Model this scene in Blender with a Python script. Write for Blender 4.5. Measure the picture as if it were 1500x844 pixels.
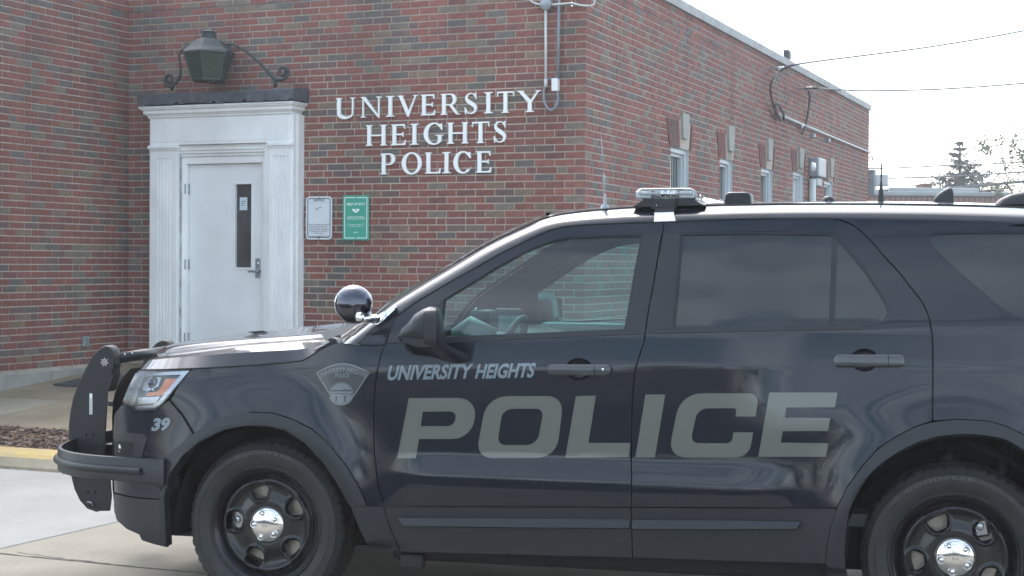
import bpy, bmesh, math, random
import numpy as np
from mathutils import Vector, Matrix, Euler
from mathutils.geometry import delaunay_2d_cdt
R = math.radians
random.seed(7)
for o in list(bpy.data.objects): bpy.data.objects.remove(o)
SC = bpy.context.scene
COL = SC.collection
# ------------------------------------------------------------------ camera
F, PIT, ROL, H = 2392.5, 0.0155216, 0.00666509, 1.49
cr, sr, cp, sp = math.cos(ROL), math.sin(ROL), math.cos(PIT), math.sin(PIT)
cam = bpy.data.cameras.new('camera'); camo = bpy.data.objects.new('camera', cam); COL.objects.link(camo)
camo.matrix_world = Matrix(((cr, -sr, 0, 0), (sp*sr, sp*cr, -cp, 0), (cp*sr, cp*cr, sp, H), (0, 0, 0, 1)))
cam.sensor_width = 36; cam.lens = 36*F/1500; cam.clip_end = 3000; cam.clip_start = .05
SC.camera = camo
# ------------------------------------------------------------------ world and sun
SUN_EL, SUN_AZ = R(52), R(-12)         # azimuth clockwise from +Y: ahead of the camera, to the left
w = bpy.data.worlds.new('World'); SC.world = w; w.use_nodes = True
nt = w.node_tree; nt.nodes.clear()
def N(tree, typ, **kw):
    n = tree.nodes.new(typ)
    for k, v in kw.items():
        if k in n.inputs: n.inputs[k].default_value = v
        else: setattr(n, k, v)
    return n
sky = N(nt, 'ShaderNodeTexSky', sky_type='NISHITA', sun_disc=False, sun_elevation=SUN_EL, sun_rotation=SUN_AZ,
        air_density=1.0, dust_density=2.0, ozone_density=1.0)
bgs = N(nt, 'ShaderNodeBackground', Strength=.15)
tc = N(nt, 'ShaderNodeTexCoord'); mp = N(nt, 'ShaderNodeMapping'); mp.inputs['Scale'].default_value = (.8, .8, 6.5)
ns = N(nt, 'ShaderNodeTexNoise', Scale=2.3, Detail=6.0, Roughness=.58, Distortion=.3)
rp = N(nt, 'ShaderNodeValToRGB'); rp.color_ramp.elements[0].position = .34; rp.color_ramp.elements[1].position = .64
mx = N(nt, 'ShaderNodeMix', data_type='RGBA'); 
mm = N(nt, 'ShaderNodeMath', operation='MULTIPLY'); mm.inputs[1].default_value = .85
sc_ = N(nt, 'ShaderNodeVectorMath', operation='SCALE')
hsv = N(nt, 'ShaderNodeHueSaturation', Saturation=.33, Value=2.5)
L = nt.links.new
L(tc.outputs['Generated'], mp.inputs['Vector']); L(mp.outputs[0], ns.inputs['Vector']); L(ns.outputs['Fac'], rp.inputs[0])
L(rp.outputs[0], mm.inputs[0]); L(mm.outputs[0], mx.inputs['Factor'])
L(sky.outputs[0], hsv.inputs['Color']); L(sky.outputs[0], mx.inputs[6]); L(hsv.outputs[0], mx.inputs[7])
hs2 = N(nt, 'ShaderNodeHueSaturation', Hue=.482)
L(mx.outputs[2], hs2.inputs['Color']); L(hs2.outputs[0], bgs.inputs['Color'])
wo = N(nt, 'ShaderNodeOutputWorld'); L(bgs.outputs[0], wo.inputs[0])
sun = bpy.data.lights.new('sun', 'SUN'); sun.energy = .6; sun.angle = R(14); sun.color = (1, .96, .9)
so = bpy.data.objects.new('sun', sun); COL.objects.link(so)
sd = Vector((math.sin(SUN_AZ)*math.cos(SUN_EL), math.cos(SUN_AZ)*math.cos(SUN_EL), math.sin(SUN_EL)))
so.rotation_euler = sd.to_track_quat('Z', 'Y').to_euler(); so.location = (-20, 30, 40)
SC.view_settings.view_transform = 'Standard'; SC.view_settings.look = 'None'
SC.view_settings.exposure = 1.25; SC.view_settings.gamma = 1
# ------------------------------------------------------------------ materials
def mat(name, col, rough=.6, metal=0, coat=0, coat_r=.03, spec=.5, noise=None, bump=None, alpha_tr=None, obj_var=0, stain=None):
    m = bpy.data.materials.new(name); m.use_nodes = True
    t = m.node_tree; b = t.nodes['Principled BSDF']
    b.inputs['Base Color'].default_value = (*col, 1); b.inputs['Roughness'].default_value = rough
    b.inputs['Metallic'].default_value = metal; b.inputs['Coat Weight'].default_value = coat
    b.inputs['Coat Roughness'].default_value = coat_r; b.inputs['Specular IOR Level'].default_value = spec
    src = None
    if noise or bump or obj_var:
        tc = t.nodes.new('ShaderNodeTexCoord')
    if noise:      # (scale, amount, detail[, colour2])
        n = N(t, 'ShaderNodeTexNoise', Scale=noise[0], Detail=noise[2] if len(noise) > 2 else 5.0, Roughness=.6)
        t.links.new(tc.outputs['Object'], n.inputs['Vector'])
        r = N(t, 'ShaderNodeMapRange'); r.inputs['From Min'].default_value = .3; r.inputs['From Max'].default_value = .7
        t.links.new(n.outputs['Fac'], r.inputs['Value'])
        mixn = N(t, 'ShaderNodeMix', data_type='RGBA')
        a = noise[1]
        c2 = noise[3] if len(noise) > 3 else tuple(c*(1+a) for c in col)
        c1 = col if len(noise) > 3 else tuple(c*(1-a) for c in col)
        mixn.inputs[6].default_value = (*c1, 1); mixn.inputs[7].default_value = (*c2, 1)
        t.links.new(r.outputs[0], mixn.inputs['Factor']); src = mixn.outputs[2]
    if obj_var:
        oi = t.nodes.new('ShaderNodeObjectInfo')
        h = N(t, 'ShaderNodeHueSaturation')
        r = N(t, 'ShaderNodeMapRange'); r.inputs['To Min'].default_value = 1-obj_var; r.inputs['To Max'].default_value = 1+obj_var
        t.links.new(oi.outputs['Random'], r.inputs['Value']); t.links.new(r.outputs[0], h.inputs['Value'])
        if src: t.links.new(src, h.inputs['Color'])
        else: h.inputs['Color'].default_value = (*col, 1)
        src = h.outputs[0]
    if stain:      # (scale, low, high): broad weathering over the whole place
        ge = t.nodes.new('ShaderNodeNewGeometry'); n = N(t, 'ShaderNodeTexNoise', Scale=stain[0], Detail=7.0, Roughness=.62, Distortion=.4); m1 = N(t, 'ShaderNodeMapping'); m1.inputs['Scale'].default_value = stain[3] if len(stain) > 3 else (1, 1, 1)
        t.links.new(ge.outputs['Position'], m1.inputs['Vector']); t.links.new(m1.outputs[0], n.inputs['Vector'])
        r = N(t, 'ShaderNodeMapRange'); r.inputs['From Min'].default_value = .32; r.inputs['From Max'].default_value = .68; r.inputs['To Min'].default_value = stain[1]; r.inputs['To Max'].default_value = stain[2]
        t.links.new(n.outputs['Fac'], r.inputs['Value']); v = N(t, 'ShaderNodeMix', data_type='RGBA', blend_type='MULTIPLY'); v.inputs['Factor'].default_value = 1
        if src: t.links.new(src, v.inputs[6])
        else: v.inputs[6].default_value = (*col, 1)
        t.links.new(r.outputs[0], v.inputs[7]); src = v.outputs[2]
    if src: t.links.new(src, b.inputs['Base Color'])
    if bump:       # (scale, strength, distance)
        n = N(t, 'ShaderNodeTexNoise', Scale=bump[0], Detail=6.0, Roughness=.65)
        t.links.new(tc.outputs['Object'], n.inputs['Vector'])
        bp = N(t, 'ShaderNodeBump', Strength=bump[1], Distance=bump[2] if len(bump) > 2 else .002)
        t.links.new(n.outputs['Fac'], bp.inputs['Height']); t.links.new(bp.outputs[0], b.inputs['Normal'])
    return m
def glass(name, tint, refl_rough=0.0):
    m = bpy.data.materials.new(name); m.use_nodes = True; t = m.node_tree; t.nodes.clear()
    o = t.nodes.new('ShaderNodeOutputMaterial'); tr = N(t, 'ShaderNodeBsdfTransparent'); tr.inputs[0].default_value = (*tint, 1)
    g = N(t, 'ShaderNodeBsdfGlossy', Roughness=refl_rough); f = N(t, 'ShaderNodeFresnel', IOR=1.5)
    x = t.nodes.new('ShaderNodeMixShader'); L = t.links.new
    mu = N(t, 'ShaderNodeMath', operation='MULTIPLY'); mu.inputs[1].default_value = 1.9
    L(f.outputs[0], mu.inputs[0]); L(mu.outputs[0], x.inputs[0]); L(tr.outputs[0], x.inputs[1]); L(g.outputs[0], x.inputs[2]); L(x.outputs[0], o.inputs[0])
    return m
M = {}
M['paint'] = mat('black_paint', (.006, .008, .015), .35, coat=.82, coat_r=.008, spec=.06)
M['trim'] = mat('black_plastic', (.0135, .015, .019), .42, spec=.38, bump=(900, .25, .0008))
M['handle'] = mat('handle_plastic', (.034, .037, .044), .3, coat=.5, coat_r=.15)
M['gap'] = mat('panel_gap', (.004, .004, .005), .8)
M['rubber'] = mat('tyre_rubber', (.009, .0095, .011), .62, noise=(14, .25, 6, (.022, .021, .020)), bump=(250, .2, .001))
M['tyretext'] = mat('raised_rubber_lettering', (.055, .057, .06), .5)
M['rim'] = mat('black_steel', (.008, .008, .010), .28, coat=.35, coat_r=.08, spec=.3)
M['chrome'] = mat('chrome', (.78, .78, .79), .07, metal=1)
M['darkchrome'] = mat('dark_chrome', (.085, .09, .11), .10, metal=1)
M['privacy'] = mat('privacy_glass', (.012, .016, .019), .06, coat=.7, coat_r=.01, spec=.25)
M['glass'] = glass('window_glass', (.52, .80, .76))
M['wglass'] = glass('windscreen_glass', (.60, .78, .76))
M['lens'] = glass('lamp_lens', (.93, .95, .97), .03)
M['decal'] = mat('grey_vinyl', (.100, .106, .094), .28, coat=.5, coat_r=.08)
M['decal2'] = mat('pale_vinyl', (.155, .20, .235), .35, coat=.4, coat_r=.08)
M['badge'] = mat('badge_vinyl', (.034, .038, .044), .35, coat=.4, coat_r=.08)
M['badgeline'] = mat('badge_line_vinyl', (.14, .16, .175), .35, coat=.3)
M['amber'] = mat('amber_reflector', (.85, .22, .035), .3, coat=.6)
M['taillamp'] = mat('red_lamp_plastic', (.30, .012, .015), .2, coat=.8)
M['silver'] = mat('silver_reflector', (.36, .38, .42), .22, metal=.9)
M['housing'] = mat('lamp_housing', (.10, .105, .12), .3, metal=.3)
M['interior'] = mat('grey_interior', (.05, .055, .06), .7, bump=(400, .2, .001))
M['interior2'] = mat('pale_interior', (.22, .25, .25), .6)
M['whiteplastic'] = mat('white_plastic', (.75, .76, .78), .35)
M['clear'] = mat('clear_lens_plastic', (.62, .65, .68), .12, coat=.8, noise=(60, .25))
M['disc'] = mat('brake_disc', (.30, .27, .24), .45, metal=.6, noise=(30, .3))
M['whitepaint'] = mat('white_paint', (.83, .845, .85), .45, noise=(3, .05), bump=(60, .15, .001), stain=(2.2, .86, 1.04, (1, 1, .4)))
M['doorpaint'] = mat('door_paint', (.80, .82, .835), .4, noise=(1.5, .04), bump=(25, .12, .001), stain=(1.7, .92, 1.03))
M['lead'] = mat('lead_flashing', (.066, .073, .090), .6, noise=(9, .45), bump=(40, .5, .004))
M['iron'] = mat('aged_iron', (.028, .040, .044), .6, noise=(20, .3))
M['greenglass'] = mat('green_lantern_glass', (.022, .040, .026), .4, noise=(8, .25))
M['stone'] = mat('limestone', (.40, .40, .39), .8, noise=(5, .16), bump=(60, .4, .003))
M['key'] = mat('keystone_limestone', (.33, .325, .295), .8, noise=(5, .12), bump=(60, .3, .003))
M['base'] = mat('foundation_concrete', (.30, .295, .275), .85, noise=(3, .22), bump=(40, .5, .004))
M['mortar'] = mat('mortar', (.44, .385, .325), .9, noise=(14, .18), bump=(200, .5, .003), stain=(1.3, .66, 1.12, (1, 1, .5)))
M['letter'] = mat('letter_metal', (.86, .88, .88), .4)
M['galv'] = mat('galvanised_steel', (.30, .33, .36), .4, metal=.4, noise=(12, .15))
M['conduit'] = mat('grey_conduit', (.20, .23, .27), .5, noise=(8, .15))
M['conduitw'] = mat('pale_conduit', (.55, .58, .57), .5, noise=(8, .1))
M['cable'] = mat('cable_jacket', (.06, .065, .075), .6)
M['signwhite'] = mat('white_sign_face', (.62, .66, .70), .35, noise=(4, .04))
M['signgreen'] = mat('green_sign_face', (.035, .33, .235), .35, noise=(6, .06))
M['ink'] = mat('black_ink', (.03, .03, .04), .5)
M['print'] = mat('white_print', (.72, .85, .80), .5)
M['paper'] = mat('paper_notice', (.55, .66, .72), .6)
M['pane'] = mat('dark_window_pane', (.045, .055, .06), .05, coat=1, noise=(3, .4))
M['blind'] = mat('window_blind', (.25, .27, .27), .6)
M['vinyl'] = mat('white_window_vinyl', (.52, .56, .58), .4)
M['roofgrey'] = mat('far_roof', (.26, .28, .29), .8, noise=(.6, .15))
M['farbrick'] = mat('far_brick', (.17, .075, .06), .85, noise=(1.2, .3))
M['tanbrick'] = mat('light_far_brick', (.26, .15, .12), .85)
M['mulch'] = mat('mulch', (.06, .036, .026), .9, noise=(60, .6), bump=(120, 1, .02))
M['chip'] = mat('bark_chip', (.115, .068, .046), .9, noise=(3, .5))
M['chip2'] = mat('pale_bark_chip', (.24, .20, .17), .9)
M['needle'] = mat('conifer_needles', (.018, .036, .022), .7, noise=(.5, .4))
M['leafy'] = mat('budding_leaves', (.16, .18, .10), .7)
M['bark'] = mat('bark', (.10, .085, .07), .9, noise=(3, .3))
M['sticker'] = mat('sticker_pink', (.42, .33, .36), .5)
BR = [((.235, .086, .070), 28), ((.215, .078, .064), 26), ((.180, .076, .067), 14), ((.155, .098, .090), 9),
      ((.128, .112, .104), 9), ((.182, .148, .120), 9), ((.205, .138, .10), 6), ((.26, .10, .072), 4)]
BM = [mat('brick_%s' % n, c, .85, noise=(28, .22, 6), bump=(130, .6, .004), obj_var=.12, stain=(1.0, .76, 1.16, (1.8, 1.8, .3)))
      for n, (c, _) in zip(['red', 'deep_red', 'maroon', 'plum', 'charcoal', 'olive', 'tan', 'orange'], BR)]
BW = [b[1] for b in BR]
# ------------------------------------------------------------------ mesh helpers
def tag(o, label=None, cat=None, group=None, kind=None):
    if label: o['label'] = label
    if cat: o['category'] = cat
    if group: o['group'] = group
    if kind: o['kind'] = kind
    return o
def put(o, parent=None, mw=None):
    COL.objects.link(o)
    if parent: o.parent = parent
    if mw is not None: o.matrix_basis = mw
    return o
def empty(name, mw, label=None, cat=None, group=None):
    o = bpy.data.objects.new(name, None); o.empty_display_size = .2
    put(o, None, mw); return tag(o, label, cat, group)
def mesh_obj(name, V, Fc, mats, parent=None, mw=None, mi=None, smooth=False, normals=None, sharp=None):
    me = bpy.data.meshes.new(name); me.from_pydata([tuple(map(float, v)) for v in V], [], [tuple(map(int, f)) for f in Fc])
    if not isinstance(mats, (list, tuple)): mats = [mats]
    for m in mats: me.materials.append(m)
    if mi is not None: me.polygons.foreach_set('material_index', mi)
    if smooth: me.shade_smooth()
    if sharp: me.set_sharp_from_angle(angle=R(sharp))
    if normals is not None:
        me.shade_smooth(); me.normals_split_custom_set_from_vertices([tuple(map(float, n)) for n in normals])
    o = bpy.data.objects.new(name, me); put(o, parent, mw); return o
class MB:
    def __init__(s): s.V, s.F, s.I = [], [], []
    def add(s, V, Fc, i=0):
        b = len(s.V); s.V += [tuple(v) for v in V]; s.F += [tuple(b+k for k in f) for f in Fc]; s.I += [i]*len(Fc); return s
    def box(s, a, b, i=0, M4=None):
        x0, y0, z0 = a; x1, y1, z1 = b
        V = [(x0,y0,z0),(x1,y0,z0),(x1,y1,z0),(x0,y1,z0),(x0,y0,z1),(x1,y0,z1),(x1,y1,z1),(x0,y1,z1)]
        if M4: V = [M4 @ Vector(v) for v in V]
        return s.add(V, [(3,2,1,0),(4,5,6,7),(0,1,5,4),(1,2,6,5),(2,3,7,6),(3,0,4,7)], i)
    def bbox(s, a, b, c, i=0):      # bevelled box: chamfer c on all edges
        lo = Vector(a); hi = Vector(b); bm = bmesh.new()
        bmesh.ops.create_cube(bm, size=1)
        for v in bm.verts: v.co = Vector(((lo[k]+hi[k])/2 + v.co[k]*(hi[k]-lo[k]) for k in range(3)))
        bmesh.ops.bevel(bm, geom=bm.edges[:], offset=c, segments=2, affect='EDGES', profile=.5)
        bm.verts.index_update(); s.add([v.co[:] for v in bm.verts], [[v.index for v in f.verts] for f in bm.faces], i); bm.free(); return s
    def prism(s, poly, z0, z1, fn, i=0):   # poly 2D, fn(u,v,w)->3D
        n = len(poly); V = [fn(u, v, z0) for u, v in poly]+[fn(u, v, z1) for u, v in poly]
        return s.add(V, [tuple(range(n))[::-1], tuple(range(n, 2*n))]+[(k, (k+1) % n, n+(k+1) % n, n+k) for k in range(n)], i)
    def tube(s, pts, r, n=10, i=0, cap=True, closed=False):
        pts = [Vector(p) for p in pts]; m = len(pts); rr = r if isinstance(r, (list, tuple)) else [r]*m
        up = None; rings = []
        for k, p in enumerate(pts):
            if closed: d = (pts[(k+1) % m]-pts[k-1])
            else: d = pts[min(k+1, m-1)]-pts[max(k-1, 0)]
            d.normalize()
            if up is None: up = d.orthogonal().normalized()
            up = (up-d*up.dot(d)); up = up.normalized() if up.length > 1e-6 else d.orthogonal().normalized()
            q = d.cross(up); rings.append([p+(up*math.cos(a)+q*math.sin(a))*rr[k] for a in [2*math.pi*j/n for j in range(n)]])
        b = 0; V = [v for rg in rings for v in rg]; Fc = []
        for k in range(m if closed else m-1):
            k2 = (k+1) % m
            for j in range(n): Fc.append((k*n+j, k*n+(j+1) % n, k2*n+(j+1) % n, k2*n+j))
        if cap and not closed: Fc += [tuple(range(n))[::-1], tuple((m-1)*n+j for j in range(n))]
        return s.add(V, Fc, i)
    def lathe(s, prof, n=48, O=(0,0,0), ax=(0,0,1), i=0, a0=0, a1=2*math.pi):
        # prof: (r, h) along axis
        ax = Vector(ax).normalized(); u = ax.orthogonal().normalized(); v = ax.cross(u); O = Vector(O); full = abs(a1-a0-2*math.pi) < 1e-6
        m = n if full else n+1; V = []
        for k in range(m):
            a = a0+(a1-a0)*k/n; d = u*math.cos(a)+v*math.sin(a)
            V += [O+d*r+ax*h for r, h in prof]
        P = len(prof); Fc = []
        for k in range(n):
            k2 = (k+1) % m
            for j in range(P-1): Fc.append((k*P+j, k2*P+j, k2*P+j+1, k*P+j+1))
        return s.add(V, Fc, i)
    def build(s, name, mats, parent=None, mw=None, smooth=False, sharp=None, **kw):
        o = mesh_obj(name, s.V, s.F, mats, parent, mw, s.I, smooth or bool(sharp), None, sharp); tag(o, **kw); return o
def catmull(P, k):     # list of vectors -> refined list
    P = [np.array(p, float) for p in P]; out = []
    for i in range(len(P)-1):
        p0 = P[i-1] if i > 0 else 2*P[0]-P[1]; p1, p2 = P[i], P[i+1]; p3 = P[i+2] if i+2 < len(P) else 2*P[-1]-P[-2]
        for j in range(k):
            t = j/k; out.append(.5*((2*p1)+(-p0+p2)*t+(2*p0-5*p1+4*p2-p3)*t*t+(-p0+3*p1-3*p2+p3)*t**3))
    out.append(P[-1]); return out
def fillet(pts, seg=7):      # [(x,y[,r])] -> polygon with rounded corners
    out = []; n = len(pts)
    for i, p in enumerate(pts):
        r = p[2] if len(p) > 2 else 0; c = np.array(p[:2], float)
        if r <= 0: out.append(tuple(c)); continue
        a = np.array(pts[i-1][:2], float)-c; b = np.array(pts[(i+1) % n][:2], float)-c
        la, lb = np.linalg.norm(a), np.linalg.norm(b); a /= la; b /= lb
        d = min(r, la*.49, lb*.49); A, B = c+a*d, c+b*d
        for k in range(seg+1):
            t = k/seg; 
            # blend between a conic and an arc
            wq = .82; q = ((1-t)**2*A+2*wq*t*(1-t)*c+t*t*B)/((1-t)**2+2*wq*t*(1-t)+t*t); out.append(tuple(q))
    return out
def inpoly(P, poly):
    x, y = P[:, 0], P[:, 1]; q = np.array(poly); c = np.zeros(len(P), bool); j = len(q)-1
    for i in range(len(q)):
        xi, yi = q[i]; xj, yj = q[j]
        if yi != yj: c ^= ((yi > y) != (yj > y)) & (x < (xj-xi)*(y-yi)/(yj-yi)+xi)
        j = i
    return c
def densify(poly, step):
    out = []; n = len(poly)
    for i in range(n):
        a = np.array(poly[i][:2], float); b = np.array(poly[(i+1) % n][:2], float); k = max(1, int(math.ceil(np.linalg.norm(b-a)/step)))
        for j in range(k): out.append(tuple(a+(b-a)*j/k))
    return out
def dopen(pts, step):
    out = []
    for a, b in zip(pts, pts[1:]):
        a = np.array(a[:2], float); b = np.array(b[:2], float); k = max(1, int(math.ceil(np.linalg.norm(b-a)/step)))
        for j in range(k): out.append(tuple(a+(b-a)*j/k))
    out.append(tuple(pts[-1][:2])); return out
def tri_region(regions, step=None):
    """regions: list of (outer, [holes]); returns 2D verts, tris (ccw), boundary directed edges of their union"""
    V, E = [], []
    loops = [lp for rg in regions for lp in [rg[0]]+list(rg[1])]
    for lp in loops:
        b = len(V); V += [tuple(map(float, p[:2])) for p in lp]; E += [(b+k, b+(k+1) % len(lp)) for k in range(len(lp))]
    if step:
        A = np.array(V); lo, hi = A.min(0), A.max(0)
        gx = np.arange(lo[0]+step*.5, hi[0], step); gy = np.arange(lo[1]+step*.5, hi[1], step)
        G = np.array([(x+(step*.5 if k % 2 else 0), y) for k, y in enumerate(gy) for x in gx])
        if len(G):
            ins = np.zeros(len(G), bool)
            for o, hs in regions:
                c = inpoly(G, o)
                for h in hs: c &= ~inpoly(G, h)
                ins |= c
            G = G[ins]
            Lp = np.array([p for lp in loops for p in densify(lp, step*.5)])
            if len(G):
                keep = np.ones(len(G), bool)
                for k in range(0, len(G), 400):
                    d = np.linalg.norm(G[k:k+400, None]-Lp[None], axis=2).min(1); keep[k:k+400] = d > step*.4
                V += [tuple(g) for g in G[keep]]
    r = delaunay_2d_cdt([Vector(v) for v in V], E, [], 0, 1e-6)
    v2 = np.array([tuple(v) for v in r[0]]); T = []
    for f in r[2]:
        f = list(f)
        for k in range(1, len(f)-1): T.append((f[0], f[k], f[k+1]))
    T = np.array(T); C = v2[T].mean(1); ins = np.zeros(len(T), bool)
    for o, hs in regions:
        c = inpoly(C, o)
        for h in hs: c &= ~inpoly(C, h)
        ins |= c
    T = T[ins]
    a, b, c = v2[T[:, 0]], v2[T[:, 1]], v2[T[:, 2]]
    ar = (b[:, 0]-a[:, 0])*(c[:, 1]-a[:, 1])-(b[:, 1]-a[:, 1])*(c[:, 0]-a[:, 0])
    T = np.where((ar < 0)[:, None], T[:, ::-1], T); T = T[np.abs(ar) > 1e-12]
    es = set()
    for t in T:
        for k in range(3): es.add((t[k], t[(k+1) % 3]))
    bd = [e for e in es if (e[1], e[0]) not in es]
    return v2, T, bd
def solid(name, regions, surf, thick, m, parent=None, mw=None, step=None, flip=False, edge_m=None, back=False, post=None, smoothn=True, **kw):
    """surf(U,V arrays) -> (N,3) points, (N,3) outward normals; rim goes inward by thick"""
    v2, T, bd = tri_region(regions, step)
    P, Nn = surf(v2[:, 0], v2[:, 1]); n = len(P)
    # orientation of triangles against the outward normal
    t0 = T[:min(50, len(T))]; g = np.cross(P[t0[:, 1]]-P[t0[:, 0]], P[t0[:, 2]]-P[t0[:, 0]]); s = (g*Nn[t0[:, 0]]).sum()
    fl = s < 0
    Fc = [tuple(t[::-1]) if fl else tuple(t) for t in T]; V = list(P); NN = list(Nn)
    mi = [0]*len(Fc)
    if thick:
        idx = sorted({k for e in bd for k in e}); m1 = {k: n+i for i, k in enumerate(idx)}; m2 = {k: n+len(idx)+i for i, k in enumerate(idx)}
        V += [P[k] for k in idx]+[P[k]-Nn[k]*thick for k in idx]
        rimN = {k: np.zeros(3) for k in idx}
        for a, b in bd:
            if fl: a, b = b, a
            Fc.append((b, a, m2[a], m2[b]) if False else (m1[b], m1[a], m2[a], m2[b])); mi.append(1 if edge_m else 0)
            e = np.cross(P[a]-P[b], -Nn[a]); rimN[a] += e; rimN[b] += e
        for rep in range(2):
            NN += [(-rimN[k] if False else rimN[k])/(np.linalg.norm(rimN[k])+1e-12) for k in idx]
        if back:
            Vb = len(V); V += [P[k]-Nn[k]*thick for k in range(n)]; NN += [-Nn[k] for k in range(n)]
            Fc += [tuple(Vb+k for k in f[::-1]) for f in Fc[:len(T)]]; mi += [0]*len(T)
    if post is not None: V = [post(v) for v in V]
    ms = [m, edge_m] if edge_m else [m]
    o = mesh_obj(name, V, Fc, ms, parent, mw, mi, False, NN if smoothn else None); tag(o, **kw); return o
# ------------------------------------------------------------------ photograph rays and frames
def ray(px, py):
    a = (px-750)/F; b = -(py-422)/F
    a, b = a*cr-b*sr, a*sr+b*cr
    return np.array([a, cp+sp*b, -sp+cp*b])
class Frame:
    def __init__(s, O, S, U=(0, 0, 1)):
        s.O = np.array(O, float); s.S = np.array(S, float); s.U = np.array(U, float); s.N = np.cross(s.S, s.U)
        s.M = Matrix([[s.S[i], s.U[i], s.N[i], s.O[i]] for i in range(3)]+[[0, 0, 0, 1]])
    def px(s, px, py, out=0):
        d = ray(px, py); C = np.array([0, 0, H]); O = s.O+s.N*out
        t = (O-C).dot(s.N)/d.dot(s.N); P = C+d*t; return (P-s.O).dot(s.S), (P-s.O).dot(s.U)
def proj(P):
    d = np.array(P, float)-np.array([0, 0, H]); x = cr*d[0]+sp*sr*d[1]+cp*sr*d[2]; y = -sr*d[0]+sp*cr*d[1]+cp*cr*d[2]; z = cp*d[1]-sp*d[2]
    return 750+F*x/z, 422-F*y/z, z
TH = .413943857; THR = R(21.7); Z0 = 17.20876
d0 = ray(188, 300); C0 = np.array([d0[0]/d0[1]*Z0, Z0, 0])
FW = Frame(C0, (math.cos(TH), -math.sin(TH), 0))
LEN_F = FW.px(856, 300)[0]
C1 = C0+FW.S*LEN_F
RW = Frame(C1, (math.sin(THR), math.cos(THR), 0))
LW = Frame(C0, (math.sin(TH), math.cos(TH), 0))
LEN_R = RW.px(1272.3, 250)[0]
ZTOP = 1.49+2.907; ZB = .40; CRS = .06773; ZN0 = 1.49+.895   # ZN0: top of header course n=0
# ================================================================== BUILDING
bld = empty('police_station', Matrix.Translation(C0), 'red brick police station with white doorway and a flat stone coped roof', 'building')
INV = bld.matrix_basis.inverted()
BRK = {}
def brick_mesh(L_, mi, hgt=.0572, dep=.005):
    k = (round(L_, 4), mi, round(hgt, 4))
    if k not in BRK:
        c = .0025; hx, hy = L_/2, hgt/2
        V = [(-hx,-hy,0),(hx,-hy,0),(hx,hy,0),(-hx,hy,0),(-hx,-hy,dep-c),(hx,-hy,dep-c),(hx,hy,dep-c),(-hx,hy,dep-c),
             (-hx+c,-hy+c,dep),(hx-c,-hy+c,dep),(hx-c,hy-c,dep),(-hx+c,hy-c,dep)]
        Fc = [(8,9,10,11)]+[(a, (a+1) % 4, 4+(a+1) % 4, 4+a) for a in range(4)]+[(4+a, 4+(a+1) % 4, 8+(a+1) % 4, 8+a) for a in range(4)]
        me = bpy.data.meshes.new('brick'); me.from_pydata(V, [], Fc); me.materials.append(BM[mi]); BRK[k] = me
    return BRK[k]
def wall(frame, s0, s1, side, holes, seed, u0=ZB, u1=ZTOP-.10):
    """wall plane = mortar; bricks stand .012 proud. holes: list of (s0,s1,u0,u1)"""
    rnd = random.Random(seed); wm = MB()
    # mortar sheet built around the openings
    xs = sorted({s0, s1, *[h[0] for h in holes], *[h[1] for h in holes]}); xs = [x for x in xs if s0 <= x <= s1]
    us = sorted({0.0, u1, *[h[2] for h in holes], *[h[3] for h in holes]}); us = [u for u in us if 0 <= u <= u1]
    for a, b in zip(xs, xs[1:]):
        for c, d in zip(us, us[1:]):
            if any(h[0] <= (a+b)/2 <= h[1] and h[2] <= (c+d)/2 <= h[3] for h in holes): continue
            wm.add([(a, c, 0), (b, c, 0), (b, d, 0), (a, d, 0)], [(0, 1, 2, 3)])
    wo_ = wm.build('wall', M['mortar'], bld, INV @ frame.M)
    bricks = []
    n = math.ceil((ZN0-u1)/CRS)
    while True:
        top = ZN0-n*CRS; bot = top-CRS
        if bot < u0-.03: break
        yb, yt = max(bot+.0115, u0+.004), min(top, u1)
        if yt-yb < .015: n += 1; continue
        # course pattern measured from the outer corner (side=1: s1, side=-1: s0)
        hdr = n % 7 == 0; parts = []; pos = 0.0; W = s1-s0
        if hdr: seq = [.17, .0905]+[.2032-.0025, .0935]*400
        else: seq = ([.0935] if n % 2 else [])+[.2032-.0095]*400
        for L_ in seq:
            if pos >= W: break
            e = min(pos+L_, W)
            if e-pos > .02: parts.append((pos, e))
            pos += L_+.0095
        for a, b in parts:
            if side > 0: a, b = s1-b, s1-a
            else: a, b = s0+a, s0+b
            mid = (a+b)/2; um = (yb+yt)/2; segs = [(a, b)]
            for h in holes:
                if h[2] < um < h[3]:
                    ns_ = []
                    for p, q in segs:
                        if q <= h[0] or p >= h[1]: ns_.append((p, q)); continue
                        if p < h[0]: ns_.append((p, h[0]))
                        if q > h[1]: ns_.append((h[1], q))
                    segs = ns_
            for p, q in segs:
                if q-p > .018: bricks.append((p, q, yb, yt, rnd.choices(range(8), BW)[0], rnd.uniform(-.0012, .0016)))
        n += 1
    return wo_, bricks
def sz(frame, b):
    P = frame.O+frame.S*(b[0]+b[1])/2+frame.U*(b[2]+b[3])/2; x, y, z = proj(P)
    if z < 1 or x < 3 or x > 1497 or y < 3: return -1
    lim = np.interp(x, [0, 100, 160, 215, 442, 500, 640, 800, 890, 1000, 1500], [560, 545, 505, 490, 470, 460, 395, 312, 298, 270, 280])
    if y > lim: return -1
    p0 = proj(frame.O+frame.S*b[0]+frame.U*b[2])[0]; p1 = proj(frame.O+frame.S*b[1]+frame.U*b[2])[0]
    return abs(p1-p0)*(b[3]-b[2])/z
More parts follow.
